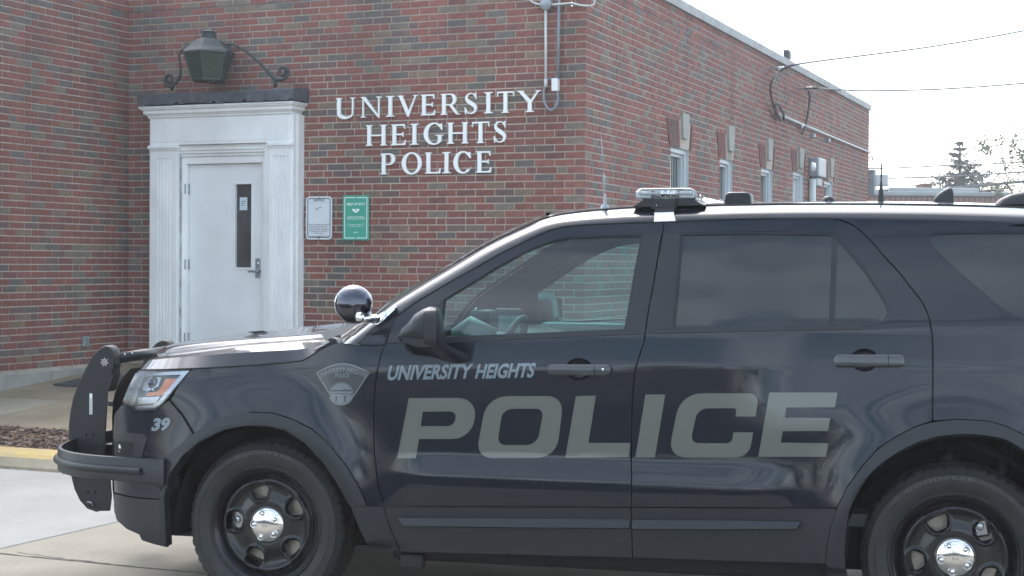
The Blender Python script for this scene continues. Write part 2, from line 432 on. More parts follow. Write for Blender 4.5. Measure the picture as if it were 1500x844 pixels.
# openings
HF = [(FW.px(224, 300)[0], FW.px(438, 300)[0], 0, FW.px(300, 140)[1])]
WINPX = [(982, 1009, 214), (1054, 1073, 231), (1114.5, 1131.5, 245), (1161.5, 1177, 250), (1207, 1220, 264)]
WIN = []
for a, b, t in WINPX:
    sa = RW.px(a, t)[0]; sb = RW.px(b, t)[0]; ut = RW.px(a, t)[1]; WIN.append((sa, sb, ut-1.25, ut))
KEYPX = [(996, 1007, 165, 205), (1064, 1074, 184, 223), (1122, 1130, 202, 236), (1168.5, 1176, 216, 248), (1214, 1220, 231, 260)]
KEY = []
for a, b, t, l in KEYPX:
    ka, kt = RW.px(a, t); kb, kl = RW.px(b, l); KEY.append((ka, kb, kl, kt))
HR = [(wn[0], wn[1], wn[2], wn[3]) for wn in WIN]
LINT = []
for wn, ky in zip(WIN, KEY):
    LINT.append((wn[0]-.06, wn[1]+.06, wn[3], wn[3]+.30))
HRB = HR+LINT+[(k[0]-.02, k[1]+.02, k[2], k[3]) for k in KEY]
wf, bf = wall(FW, 0, LEN_F, 1, HF, 3)
wl, bl = wall(LW, -5.0, 0, 1, [], 5)
wr, br = wall(RW, 0, LEN_R, -1, HR, 9)
def cut(bricks, holes):
    out = []
    for b in bricks:
        segs = [(b[0], b[1])]; um = (b[2]+b[3])/2
        for h in holes:
            if h[2] < um < h[3]:
                ns_ = []
                for p, q in segs:
                    if q <= h[0] or p >= h[1]: ns_.append((p, q)); continue
                    if p < h[0]: ns_.append((p, h[0]))
                    if q > h[1]: ns_.append((h[1], q))
                segs = ns_
        out += [(p, q)+b[2:] for p, q in segs if q-p > .018]
    return out
br = cut(br, LINT+[(k[0]-.012, k[1]+.012, k[2], k[3]) for k in KEY])
allb = [(sz(fr, b), k, fr, wo_, b) for fr, wo_, bb, k in ((FW, wf, bf, 0), (LW, wl, bl, 1), (RW, wr, br, 2)) for b in bb]
allb.sort(key=lambda t: -t[0])
ind, rest = allb[:300], allb[300:]
for s_, k, fr, wo_, b in ind:
    o = bpy.data.objects.new('brick', brick_mesh(b[1]-b[0], b[4], b[3]-b[2])); put(o, wo_, Matrix.Translation(((b[0]+b[1])/2, (b[2]+b[3])/2, b[5])) @ Matrix.Rotation(random.uniform(-.003, .003), 4, 'Y'))
for kk, wo_ in ((0, wf), (1, wl), (2, wr)):
    mb = MB()
    for s_, k, fr, w2, b in rest:
        if k != kk: continue
        z0, z1 = 0, .005+b[5]; x0, x1, y0, y1 = b[:4]; c = .0025
        V = [(x0,y0,z0),(x1,y0,z0),(x1,y1,z0),(x0,y1,z0),(x0+c,y0+c,z1),(x1-c,y0+c,z1),(x1-c,y1-c,z1),(x0+c,y1-c,z1)]
        mb.add(V, [(4,5,6,7),(0,1,5,4),(1,2,6,5),(2,3,7,6),(3,0,4,7)], b[4])
    mb.build('brick_field', BM, wo_, kind='stuff')
def part(frame, mb, name, m, parent=None, **kw):
    return mb.build(name, m, parent or bld, (INV @ frame.M) if (parent is None) else None, **kw)
# coping stones, each its own piece
def coping(frame, s0, s1, over0, over1):
    s = s0; 
    while s < s1-.01:
        e = min(s+1.15, s1); m_ = MB(); a = s-(over0 if s == s0 else -.002); b = e+(over1 if e >= s1-.001 else -.002)
        m_.bbox((a, ZTOP-.105, -.30), (b, ZTOP, .035), .006); part(frame, m_, 'coping_stone', M['stone']); s = e
coping(FW, 0, LEN_F, 0, .03); coping(RW, .0, LEN_R, -.037, .03); coping(LW, -5, 0, 0, -.31)
# foundation blocks
for frame, a0, a1, hole in ((LW, -5.0, 0, None), (FW, 0, LEN_F, (HF[0][0]-.01, HF[0][1]+.01)), (RW, 0, LEN_R, None)):
    s = a0
    while s < a1-.01:
        e = min(s+1.25, a1)
        if not (hole and s < hole[1] and e > hole[0]):
            m_ = MB(); m_.bbox((s+.003, -.1, -.05), (e-.003, ZB-.004, .03), .006); part(frame, m_, 'foundation_block', M['base'])
        s = e
m_ = MB(); pts = [C0+LW.S*-5, C0, C1, C1+RW.S*LEN_R, C1+RW.S*LEN_R-RW.N*7, C0+LW.S*-5-RW.N*9]
pl = [(p[0]-C0[0], p[1]-C0[1]) for p in pts]
m_.prism(pl, ZTOP-.35, ZTOP-.30, lambda u, v, w_: (u, v, w_)); m_.build('roof', M['roofgrey'], bld)
# rear and end walls of the block
m_ = MB(); E_ = [C1+RW.S*LEN_R, C1+RW.S*LEN_R-RW.N*7]
for a, b in zip(pl[3:], pl[4:]): m_.add([(a[0], a[1], 0), (b[0], b[1], 0), (b[0], b[1], ZTOP), (a[0], a[1], ZTOP)], [(0, 1, 2, 3)])
m_.build('rear_wall', M['farbrick'], bld)
# windows of the side wall
for i, wn in enumerate(WIN):
    a, b, u0, u1 = wn; D = -.10
    f = MB(); t = .055
    for q in ((a, a+t, u0, u1), (b-t, b, u0, u1)): f.bbox((q[0], q[2], D), (q[1], q[3], D+.07), .006)
    f.bbox((a+t, u1-t, D), (b-t, u1, D+.068), .006); f.bbox((a+t, u0, D), (b-t, u0+t, D+.068), .006)
    f.box((a-.001, u0, D-.02), (a+.001, u1, 0)); f.box((b-.001, u0, D-.02), (b+.001, u1, 0)); f.box((a, u1-.001, D-.02), (b, u1+.001, 0))
    fo = part(RW, f, 'window', M['vinyl'])
    s_ = MB(); t2 = .035; a2, b2, c2, d2 = a+t, b-t, u0+t, u1-t
    for q in ((a2, a2+t2, c2, d2), (b2-t2, b2, c2, d2), (a2+t2, b2-t2, d2-t2, d2), (a2+t2, b2-t2, c2, c2+t2), (a2+t2, b2-t2, (c2+d2)/2-.02, (c2+d2)/2+.02)):
        s_.box((q[0], q[2], D-.01), (q[1], q[3], D+.035))
    part(RW, s_, 'sash', M['vinyl'], fo)
    p = MB(); p.add([(a2, c2, D), (b2, c2, D), (b2, d2, D), (a2, d2, D)], [(0, 1, 2, 3)]); part(RW, p, 'pane', M['pane'] if i != 3 else M['clear'], fo)
    bl_ = MB()
    if i != 3:
        k = 0
        for k in range(6):
            x = a2+t2+(b2-a2-2*t2)*(k+.5)/6; bl_.box((x-.012, c2+t2, D+.004), (x+.012, d2-t2, D+.008))
        part(RW, bl_, 'blind', M['blind'], fo)
    sl = MB(); sl.bbox((a-.05, u0-.07, -.1), (b+.05, u0, .05), .006); part(RW, sl, 'window_sill', M['key'])
    ka, kb, kl, kt = KEY[i]; kc = (ka+kb)/2; kw_ = (kb-ka)
    km = MB(); km.prism([(kc-kw_*.31, kl), (kc+kw_*.31, kl), (kc+kw_*.44, kt), (kc-kw_*.44, kt)], -.02, .030, lambda u, v, w_: (u, v, w_)); part(RW, km, 'keystone', M['key'])
    la, lb, l0, l1 = LINT[i]; nb = 0
    x = la
    while x < lb-.03:
        e = x+.058
        if e < ka-.005 or x > kb+.005:
            lean = (x+.029-kc)*.22
            lm = MB(); lm.prism([(x, l0+.006), (e, l0+.006), (e+lean, l1-.004), (x+lean, l1-.004)], 0, .014, lambda u, v, w_: (u, v, w_))
            part(RW, lm, 'lintel_brick', BM[random.choice([1, 2, 3])])
        x = e+.01
# ================================================================== DOORWAY
dw = empty('doorway', Matrix(FW.M), 'white fluted door surround with a steel door, set in the brick front wall', 'doorway')
def fx(px, py, out=0): return FW.px(px, py, out)
OUT = .20
sL = fx(219, 300, OUT)[0]; sR = fx(424.5, 300, OUT)[0]
uFB = fx(330, 210.5, OUT)[1]; uFT = fx(330, 170, OUT)[1]; uCT = fx(330, 152, OUT+.06)[1]
U0 = .37
m_ = MB(); m_.bbox((sL, uFB, 0), (sR, uFT, OUT), .004); m_.bbox((sL+.012, uFB+.03, OUT-.002), (sR-.012, uFT-.02, OUT+.004), .002); m_.build('frieze', M['whitepaint'], dw)
m_ = MB(); hh = (uCT-uFT)   # cornice mouldings stepping outwards
for k, (a, b, o) in enumerate([(0, .22, .015), (.2, .36, .028), (.34, .72, .05), (.70, .86, .072), (.84, 1.0, .085)]):
    m_.bbox((sL-o, uFT+hh*a, 0), (sR+o, uFT+hh*b, OUT+o), .006)
m_.build('cornice', M['whitepaint'], dw)
# lead covered canopy with a ragged lower edge
m_ = MB(); a_, b_ = sL-.085, sR+.10; uT = fx(215, 134, OUT+.07)[1]; uT2 = fx(446, 127, OUT+.07)[1]; uB0 = uCT+.020
rn = random.Random(4); n_ = 46; fr_ = []
for k in range(n_+1):
    s_ = a_+(b_-a_)*k/n_; fr_.append((s_, uB0-.012+rn.uniform(-.010, .012)+(.018 if rn.random() < .15 else 0)))
top = (uT+uT2)/2-.022; V = []; Fc = []
for k, (s_, u_) in enumerate(fr_):
    o = OUT+.098+rn.uniform(-.002, .003); V += [(s_, u_, o), (s_, top-.012, o+.003), (s_, top, o-.012), (s_, top+.02, 0)]
    if k: 
        q = 4*k
        for j in range(3): Fc.append((q-4+j, q+j, q+j+1, q-4+j+1))
e0 = [(fr_[0][0], fr_[0][1], 0), (fr_[-1][0], fr_[-1][1], 0)]; V += e0; nV = len(V)
Fc += [(0, 1, 2, 3, nV-2), (4*n_, nV-1, 4*n_+3, 4*n_+2, 4*n_+1)]
m_.add(V, Fc); m_.build('lead_canopy', M['lead'], dw)
def pilaster(p0, p1, f0, f1, nfl):
    s0 = fx(p0, 300, OUT)[0]; s1 = fx(p1, 300, OUT)[0]; g0 = fx(f0, 300, OUT)[0]; g1 = fx(f1, 300, OUT)[0]
    uc = fx(240, 221, OUT)[1]; uf = fx(240, 232, OUT)[1]; d = .016
    V, Fc = [], []; prof = [(s0, OUT)]; stepw = (g1-g0)/nfl
    for k in range(nfl):
        c = g0+stepw*(k+.5); r = stepw*.34
        prof += [(c-r, OUT)]+[(c-r*math.cos(t), OUT-d*math.sin(t)) for t in [math.pi*q/8 for q in range(1, 8)]]+[(c+r, OUT)]
    prof += [(s1, OUT)]
    n = len(prof); lo = U0; 
    V = [(s, lo, z) for s, z in prof]+[(s, uf, z) for s, z in prof]
    Fc = [(k, k+1, n+k+1, n+k) for k in range(n-1)]
    m = MB(); m.add(V, Fc); 
    # rounded flute heads: cap faces at the top of each flute
    for k in range(nfl):
        c = g0+stepw*(k+.5); r = stepw*.34
        m.add([(c-r*math.cos(t), uf, OUT-d*math.sin(t)) for t in [math.pi*q/8 for q in range(9)]], [tuple(range(9))])
    m.box((s0, uf, 0), (s1, uc, OUT)); m.add([(s0, lo, 0), (s0, lo, OUT), (s0, uf, OUT), (s0, uf, 0)], [(0, 1, 2, 3)]); m.add([(s1, lo, 0), (s1, lo, OUT), (s1, uf, OUT), (s1, uf, 0)], [(3, 2, 1, 0)])
    o = m.build('pilaster', M['whitepaint'], dw)
    c_ = MB(); c_.bbox((s0-.008, uc, 0), (s1+.012, uc+(uFB-uc)*.38, OUT+.012), .004); c_.bbox((s0-.02, uc+(uFB-uc)*.34, 0), (s1+.03, uFB-.001, OUT+.028), .008)
    c_.build('capital', M['whitepaint'], o); 
    b_ = MB(); b_.bbox((s0-.02, U0-.02, 0), (s1+.02, U0+.14, OUT+.02), .006); b_.build('plinth', M['whitepaint'], o)
    return s0, s1
pilaster(220, 258.6, 229.5, 252.5, 5); pilaster(394, 424.5, 398, 423, 5)
pl1 = fx(258.6, 300, OUT)[0]; pr0 = fx(394, 300, OUT)[0]
dS0, dS1 = fx(277.5, 300, .05)[0], fx(388, 300, .05)[0]; dU1 = fx(330, 240, .05)[1]
for nm, q in (('jamb', (pl1, dS0-.075)), ('jamb', (dS1+.06, pr0))):
    m_ = MB(); m_.box((q[0], U0, 0), (q[1], uFB, .155)); m_.build(nm, M['whitepaint'], dw)
for q in ((dS0-.075, dS0), (dS1, dS1+.06)):
    m_ = MB(); m_.bbox((q[0], U0, 0), (q[1], dU1+.075, .105), .005); m_.build('door_frame', M['whitepaint'], dw)
m_ = MB(); m_.bbox((dS0, dU1, 0), (dS1, dU1+.075, .105), .005); m_.build('door_frame', M['whitepaint'], dw)
m_ = MB()
for k, (a, b, o) in enumerate([(0, .28, .125), (.26, .52, .15), (.5, .7, .165), (.68, 1, .148)]):
    h0 = dU1+.075; hh = uFB-h0; m_.bbox((dS0-.075, h0+hh*a, 0), (dS1+.06, h0+hh*b-.001, o), .005)
m_.build('lintel', M['whitepaint'], dw)
# side returns to the wall (the wall is open behind the surround)
m_ = MB(); m_.box((sL, U0, -.02), (sL+.02, uFT, OUT-.003)); m_.box((sR-.02, U0, -.02), (sR+.028, uFT, OUT-.02)); m_.bbox((sR+.02, U0, 0), (sR+.045, uFT, .12), .004); m_.build('side_board', M['whitepaint'], dw)
# door leaf with window opening
w0, w1 = fx(345, 300, .05)[0], fx(368.5, 300, .05)[0]; v1, v0 = fx(356, 270, .05)[1], fx(356, 392, .05)[1]
def flat(out):
    def f(U_, V_): P = np.stack([U_, V_, np.full(len(U_), out)], 1); return P, np.tile([0., 0, 1], (len(U_), 1))
    return f
door = solid('door', [([(dS0+.004, U0+.02), (dS1-.004, U0+.02), (dS1-.004, dU1-.004), (dS0+.004, dU1-.004)], [[(w0, v0), (w1, v0), (w1, v1), (w0, v1)]])], flat(.05), .045, M['doorpaint'], dw, smoothn=False)
m_ = MB(); m_.box((dS0, U0, .0), (dS1, dU1, .004)); m_.build('door_rebate', M['gap'], dw)
m_ = MB(); t = .02
for q in ((w0-t, v0-t, w0, v1+t), (w1, v0-t, w1+t, v1+t), (w0, v1, w1, v1+t), (w0, v0-t, w1, v0)): m_.bbox((q[0], q[1], .046), (q[2], q[3], .058), .003)
dwin = m_.build('door_window', M['doorpaint'], door)
m_ = MB(); m_.box((w0, v0, .02), (w1, v1, .026)); m_.build('pane', M['pane'], dwin)
a_, b_ = fx(351, 308, .03), fx(362, 289, .03)
m_ = MB(); m_.box((a_[0], a_[1], .0265), (b_[0], b_[1], .028)); nt_ = m_.build('paper_notice', M['paper'], dwin, label='small pale paper notice')
m_ = MB(); 
for k in range(3): m_.box((a_[0]+.02, b_[1]-.045-.02*k, .0281), (b_[0]-.02-.01*k, b_[1]-.038-.02*k, .0284))
m_.build('notice_text', M['housing'], nt_) if False else m_.build('notice_text', M['housing'], dwin)
a_, b_ = fx(375, 407, .05), fx(381.5, 378.5, .05)
m_ = MB(); m_.bbox((a_[0], a_[1], .048), (b_[0], b_[1], .066), .004); hd = m_.build('handle_plate', M['galv'], door)
c_, d_ = fx(378, 397.5, .1), fx(363.5, 397.5, .11)
m_ = MB(); m_.tube([(c_[0], c_[1], .06), (c_[0], c_[1], .10), (c_[0]-.012, c_[1], .11), (d_[0], c_[1]-.003, .11)], .011, 10); m_.build('lever', M['galv'], hd, smooth=True)
m_ = MB(); kk_ = fx(378, 386, .06); m_.lathe([(0, .024), (.014, .02), (.017, 0)], 16, (kk_[0], kk_[1], .05), (0, 0, 1)); m_.build('lock_cylinder', M['chrome'], hd)
for yy in (277, 387.5, 495):
    h_ = fx(277, yy, .08); m_ = MB(); m_.tube([(dS0, h_[1]-.055, .066), (dS0, h_[1]+.055, .066)], .011, 10); m_.box((dS0-.02, h_[1]-.05, .1045), (dS0-.004, h_[1]+.05, .1085)); m_.build('hinge', M['galv'], door)
m_ = MB(); q = fx(333, 347, .05); m_.box((q[0]-.03, q[1]-.006, .0495), (q[0]+.03, q[1]-.001, .0515)); m_.build('small_plate', M['signwhite'], door)
# ================================================================== LANTERN
def lp(px, py, out): s_, u_ = fx(px, py, out); return Vector((s_, u_, out))
ln = empty('wall_lantern', Matrix(FW.M), 'hexagonal green glass iron lantern on scrolled arms above the doorway', 'lantern')
LO = .33; cx_, _ = fx(306, 80, LO)
def lu(y): return fx(306, y, LO)[1]
k_ = abs(fx(338, 80, LO)[0]-fx(274, 80, LO)[0])/2
def hexring(prof, name, m, inner=0, parent=ln, rot=.26):
    mb = MB(); n = 6
    V = []; P = len(prof)
    for k in range(n):
        a = rot+2*math.pi*k/n
        V += [(cx_+math.cos(a)*r, u, LO+math.sin(a)*r) for r, u in prof]
    Fc = [(k*P+j, ((k+1) % n)*P+j, ((k+1) % n)*P+j+1, k*P+j+1)[::-1] for k in range(n) for j in range(P-1)]
    mb.add(V, Fc); return mb.build(name, m, parent)
hexring([(0, lu(119)), (k_*.62, lu(118)), (k_*.93, lu(80)), (0, lu(80))], 'glass_body', M['greenglass'])
hd_ = hexring([(k_*.93, lu(81)), (k_*1.03, lu(80)), (k_*1.03, lu(77)), (k_*.80, lu(70)), (k_*.55, lu(60)), (k_*.28, lu(56)), (k_*.26, lu(49)), (k_*.22, lu(48.5)), (k_*.30, lu(47)), (k_*.16, lu(44)), (0, lu(42))], 'cap', M['iron'])
mb = MB()
for k in range(6):
    a = .26+2*math.pi*k/6; mb.tube([(cx_+math.cos(a)*k_*.62, lu(118), LO+math.sin(a)*k_*.62), (cx_+math.cos(a)*k_*.94, lu(80), LO+math.sin(a)*k_*.94)], .012, 6)
mb.tube([(cx_+math.cos(.26+2*math.pi*k/6)*k_*.63, lu(118), LO+math.sin(.26+2*math.pi*k/6)*k_*.63) for k in range(6)], .014, 6, closed=True)
mb.lathe([(0, -.03), (.02, -.02), (.035, 0)], 12, (cx_, lu(119), LO), (0, 1, 0)); mb.build('glazing_bar', M['iron'], ln)
def scroll(pts, cxp, cyp, r0, a0, sgn, out):
    c = [lp(x, y, out) for x, y in pts]; cc = lp(cxp, cyp, out); sp = []
    k1 = (lp(cxp+r0, cyp, out)-cc).length
    for k in range(22):
        t = k/21; a = a0+sgn*t*1.55*2*math.pi*.9; r = k1*(1-.72*t); sp.append(cc+Vector((math.cos(a)*r, math.sin(a)*r, 0)))
    path = catmull([tuple(p) for p in c], 5); path = [Vector(p) for p in path]
    return path+sp
def iron_arm(path, base):
    n = len(path); rr = [.008+.011*min(1, k/(n*.5)) if k < n*.7 else .019-.008*(k-n*.7)/(n*.3) for k in range(n)]
    mb = MB(); mb.tube(path, rr, 8); mb.tube(base, .018, 8); mb.build('scroll_arm', M['iron'], ln, smooth=True)
iron_arm(scroll([(274, 73), (267, 73), (262.5, 82), (264.5, 97), (264, 110), (258, 121)], 248.5, 117, 8.5, -.6, -1, .28), [lp(252, 118, .28)+Vector((0, -.03, 0)), lp(252, 132, .25)])
iron_arm(scroll([(327, 66), (338, 65), (352, 70), (366, 80), (380, 92), (393, 106), (403, 116), (412, 117)], 414.5, 106, 8.5, -1.4, 1, .24), [lp(404, 116, .24), lp(403, 128, .22)])
mb = MB(); mb.tube([(cx_, lu(56), LO), (cx_, lu(60), .1), (cx_, lu(66), -.005)], .014, 8); mb.lathe([(0, .02), (.04, .016), (.05, 0)], 16, (cx_, lu(66), 0), (0, 0, 1)); mb.build('wall_bracket', M['iron'], ln)
# ================================================================== SERIF LETTERS
def stroke(path, wid):
    P = np.array(path, float); n = len(P); W = np.array(wid if hasattr(wid, '__len__') else [wid]*n, float)
    T = np.gradient(P, axis=0); T /= np.linalg.norm(T, axis=1)[:, None]; Q = np.stack([-T[:, 1], T[:, 0]], 1)
    return [tuple(p) for p in P+Q*W[:, None]/2]+[tuple(p) for p in (P-Q*W[:, None]/2)[::-1]]
def rect(x0, y0, x1, y1): return ([(x0, y0), (x1, y0), (x1, y1), (x0, y1)], [])
def ell(cx, cy, rx, ry, a0=0, a1=360, n=40): return [(cx+rx*math.cos(R(a0+(a1-a0)*k/n)), cy+ry*math.sin(R(a0+(a1-a0)*k/n))) for k in range(n+(0 if abs(a1-a0) == 360 else 1))]
def serif(x0, x1, y, up, e=.075, s=.038, br=.05):   # bracketed serif under/over a stem x0..x1
    d = 1 if up else -1   # up: serif at the foot (body above)
    return ([(x0-e, y), (x1+e, y), (x1+e, y+d*s), (x1+e*.45, y+d*(s+.012)), (x1, y+d*(s+br)), (x0, y+d*(s+br)), (x0-e*.45, y+d*(s+.012)), (x0-e, y+d*s)], [])
def glyph(ch, w):
    t, h = .188, .075; g = []
    stem = lambda x, e=.075: [rect(x, 0, x+t, 1), serif(x, x+t, 0, True, e), serif(x, x+t, 1, False, e)]
    E = .07
    if ch == 'I': x = (w-t)/2; g = stem(x, x)
    elif ch == 'H': g = stem(E)+stem(w-E-t)+[rect(E+t*.5, .46, w-E-t*.5, .46+h)]
    elif ch == 'T': x = (w-t)/2; g = [rect(x, 0, x+t, 1), serif(x, x+t, 0, True, .09), rect(.01, 1-h, w-.01, 1), ([(0, 1.0), (.035, 1.0), (.10, 1-h), (.045, 1-h), (.025, .76), (-.012, .76)], []), ([(w, 1.0), (w+.012, .76), (w-.025, .76), (w-.045, 1-h), (w-.10, 1-h), (w-.035, 1.0)], [])]
    elif ch == 'E' or ch == 'L':
        g = [rect(E, 0, E+t, 1), serif(E, E+t, 0, True, E), serif(E, E+t, 1, False, E), rect(E+t*.5, 0, w-.03, h), ([(w-.10, 0), (w-.02, 0), (w+.015, .25), (w-.025, .25), (w-.075, .11), (w-.17, h), (w-.17, 0)], [])]
        if ch == 'E': g += [rect(E+t*.5, 1-h, w-.06, 1), ([(w-.10, 1), (w-.05, 1), (w-.035, .78), (w-.075, .78), (w-.11, .90), (w-.19, 1-h), (w-.19, 1)], []), rect(E+t*.5, .475, w-.16, .475+h), ([(w-.16, .40), (w-.125, .40), (w-.125, .62), (w-.16, .62), (w-.19, .54), (w-.19, .475)], [])]
    elif ch == 'P' or ch == 'R':
        bx = w*.94 if ch == 'P' else w*.80; y0 = .44
        g = [rect(E, 0, E+t, 1), serif(E, E+t, 0, True, E), serif(E, E+t, 1, False, .0 + .07)]
        cy = (1+y0)/2; ry = (1-y0)/2; xr = bx-.30
        out = [(E+t*.5, y0), (xr, y0)]+ell(xr, cy, bx-xr, ry, -90, 90, 18)+[(E+t*.5, 1)]
        hol = [(E+t, y0+h*.8), (xr-.02, y0+h*.8)]+ell(xr-.02, cy, bx-xr-t+.03, ry-h*.85, -90, 90, 18)+[(E+t, 1-h*.8)]
        g.append((out, [hol]))
        if ch == 'R': g += [([(bx-.42, y0+.05), (bx-.24, y0+.05), (w-.11, .05), (w, .035), (w, 0), (w-.20, 0)], [])]
    elif ch == 'O':
        g = [(ell(w/2, .5, w/2, .53), [ell(w/2+.01, .5, w/2-t-.01, .53-h)])]
    elif ch in 'CG':
        ro, a0, a1 = w/2, 38, 320
        if ch == 'G': a1 = 318
        o = ell(w*.53, .5, w*.53, .53, a0, a1, 34); i_ = ell(w*.56, .5, w*.53-t, .53-h, a0+3, a1-2, 34)[::-1]
        g = [(o+i_, []), ([(w*.94, .98), (w*.94+.02, .68), (w*.94-.025, .68), (w*.78, .86), (w*.80, .94)], [])]
        if ch == 'C': g += [([(w*.86, .16), (w*1.0, .22), (w*.985, .26), (w*.82, .13)], [])]
        if ch == 'G': g += [rect(w*.92-t*.95, .12, w*.92, .44), ([(w*.60, .44), (w+.02, .44), (w+.02, .405), (w*.93, .40), (w*.92, .36), (w*.92-t, .36), (w*.92-t-.01, .40), (w*.60, .405)], []), ([(w*.70, .02), (w*.92, .13), (w*.92, .20), (w*.70, .12)], [])]
    elif ch == 'S':
        p = catmull([(.86*w, .78), (.68*w, .93), (.45*w, .965), (.24*w, .90), (.155*w, .76), (.26*w, .62), (.52*w, .50), (.78*w, .37), (.845*w, .22), (.73*w, .08), (.50*w, .03), (.26*w, .06), (.09*w, .24)], 4)
        n = len(p); q = np.linspace(0, 1, n); wd = .045+.145*np.exp(-((q-.5)/.22)**2)
        g = [(stroke(p, wd), []), ([(.80*w, 1.0), (.87*w, 1.0), (.90*w, .70), (.84*w, .70), (.78*w, .86)], []), ([(.02*w, .32), (.08*w, .32), (.14*w, .14), (.13*w, 0), (.06*w, 0)], [])]
    elif ch == 'U':
        xr = w-.10
        p = catmull([(E+t/2, 1), (E+t/2, .6), (E+t/2, .33), (E+t/2+.04, .15), (w*.5-.02, .015), (xr-.10, .11), (xr-.045, .34), (xr-.04, .6), (xr-.04, 1)], 4)
        q = np.linspace(0, 1, len(p)); wd = np.interp(q, [0, .42, .58, .75, 1], [t, t, .085, .07, .07])
        g = [(stroke(p, wd), []), serif(E, E+t, 1, False, E), serif(xr-.075, xr-.005, 1, False, .10)]
    elif ch == 'N':
        g = [rect(.10, 0, .165, 1), serif(.10, .165, 0, True, .10), rect(w-.165, 0, w-.10, 1), serif(w-.165, w-.10, 1, False, .10), ([(.03, 1), (.24, 1), (w-.10, .0+.02), (w-.10, -.03), (w-.15, -.03), (.10, .92)], []), ([(0, 1), (.24, 1), (.20, .955), (0, .962)], [])]
    elif ch == 'V':
        c = w*.52; g = [([(.07, .97), (.26, .97), (c+.045, .22), (c+.02, -.02), (c-.04, -.02)], []), ([(w-.155, .97), (w-.09, .97), (c+.03, -.02), (c-.03, -.02), (c+.0, .17)], []), serif(.08, .24, 1, False, .08, br=.02), serif(w-.155, w-.09, 1, False, .09, br=.02)]
    elif ch == 'Y':
        c = w*.52; g = [rect(c-t/2, 0, c+t/2, .48), serif(c-t/2, c+t/2, 0, True, .11), ([(.07, .97), (.27, .97), (c+t/2, .50), (c+t/2, .40), (c-t/2, .40), (c-t/2, .44)], []), ([(w-.19, .97), (w-.11, .97), (c+t/2, .44), (c, .40), (c-.0, .50)], []), serif(.08, .25, 1, False, .08, br=.02), serif(w-.19, w-.11, 1, False, .10, br=.02)]
    return g
lt = empty('wall_lettering', Matrix(FW.M), 'white raised serif lettering reading UNIVERSITY HEIGHTS POLICE on the brick front wall', 'lettering')
KX = lambda x: 480+x/4.6875
KY = lambda y: 120+y/4.6875
LINES = [('UNIVERSITY', [(55,187),(225,365),(400,455),(478,617),(638,735),(775,908),(937,1028),(1072,1130),(1162,1275),(1300,1465)], (60,115,252), (1460,52,203)),
         ('HEIGHTS', [(262,402),(435,533),(565,622),(658,790),(820,962),(990,1105),(1137,1227)], (262,298,440), (1220,268,416)),
         ('POLICE', [(362,467),(507,643),(668,772),(785,843),(862,985),(1018,1120)], (362,489,633), (1118,478,625))]
LOUT = .035
for word, xs, l_, r_ in LINES:
    sl0, ut0 = fx(KX(l_[0]), KY(l_[1]), LOUT); _, ub0 = fx(KX(l_[0]), KY(l_[2]), LOUT); sl1, ut1 = fx(KX(r_[0]), KY(r_[1]), LOUT); _, ub1 = fx(KX(r_[0]), KY(r_[2]), LOUT)
    utop = (ut0+ut1)/2; ubot = (ub0+ub1)/2; hh = utop-ubot
    for ch, (xa, xb) in zip(word, xs):
        ym = KY((l_[1]+l_[2])/2); a = fx(KX(xa), ym, LOUT)[0]; b = fx(KX(xb), ym, LOUT)[0]; w_ = (b-a)/hh
        g = glyph(ch, w_); rg = [([(a+x*hh, ubot+y*hh) for x, y in o_], [[(a+x*hh, ubot+y*hh) for x, y in hl] for hl in hs]) for o_, hs in g]
        solid('letter', rg, flat(LOUT), .022, M['letter'], lt, smoothn=False)
    print(word, round(hh, 3))
# ================================================================== WALL SIGNS
def finer(V, Fc, h):
    bm = bmesh.new(); vs = [bm.verts.new((float(a), float(b), 0)) for a, b in V]
    for f in Fc:
        try: bm.faces.new([vs[k] for k in f])
        except ValueError: pass
    bmesh.ops.triangulate(bm, faces=bm.faces[:])
    for _ in range(3):
        e = [e for e in bm.edges if e.calc_length() > h*1.6]
        if not e: break
        bmesh.ops.subdivide_edges(bm, edges=e, cuts=1); bmesh.ops.triangulate(bm, faces=bm.faces[:])
    bm.verts.index_update(); r = [(v.co.x, v.co.y) for v in bm.verts], [[v.index for v in f.verts] for f in bm.faces]; bm.free(); return r
def text_poly(txt, shear=0, bold=0.0, ext=1.0, align='LEFT', spacing=1.0):
    cu = bpy.data.curves.new('t', 'FONT'); cu.body = txt; cu.shear = shear; cu.offset = bold; cu.resolution_u = 3; cu.space_character = spacing
    ob = bpy.data.objects.new('t', cu); COL.objects.link(ob)
    me = bpy.data.meshes.new_from_object(ob); V = np.array([v.co[:2] for v in me.vertices]); Fc = [tuple(p.vertices) for p in me.polygons]
    bpy.data.objects.remove(ob); bpy.data.curves.remove(cu); bpy.data.meshes.remove(me)
    lo, hi = V.min(0), V.max(0); return (V-lo)/(hi-lo), Fc, (hi-lo)
def add_text(mb, txt, fn, i=0, **kw):      # fn(u,v in 0..1)->3D
    V, Fc, _ = text_poly(txt, **kw); mb.add([fn(u, v) for u, v in V], Fc, i); return mb
def rrect(x0, y0, x1, y1, r): return fillet([(x0, y0, r), (x1, y0, r), (x1, y1, r), (x0, y1, r)], 5)
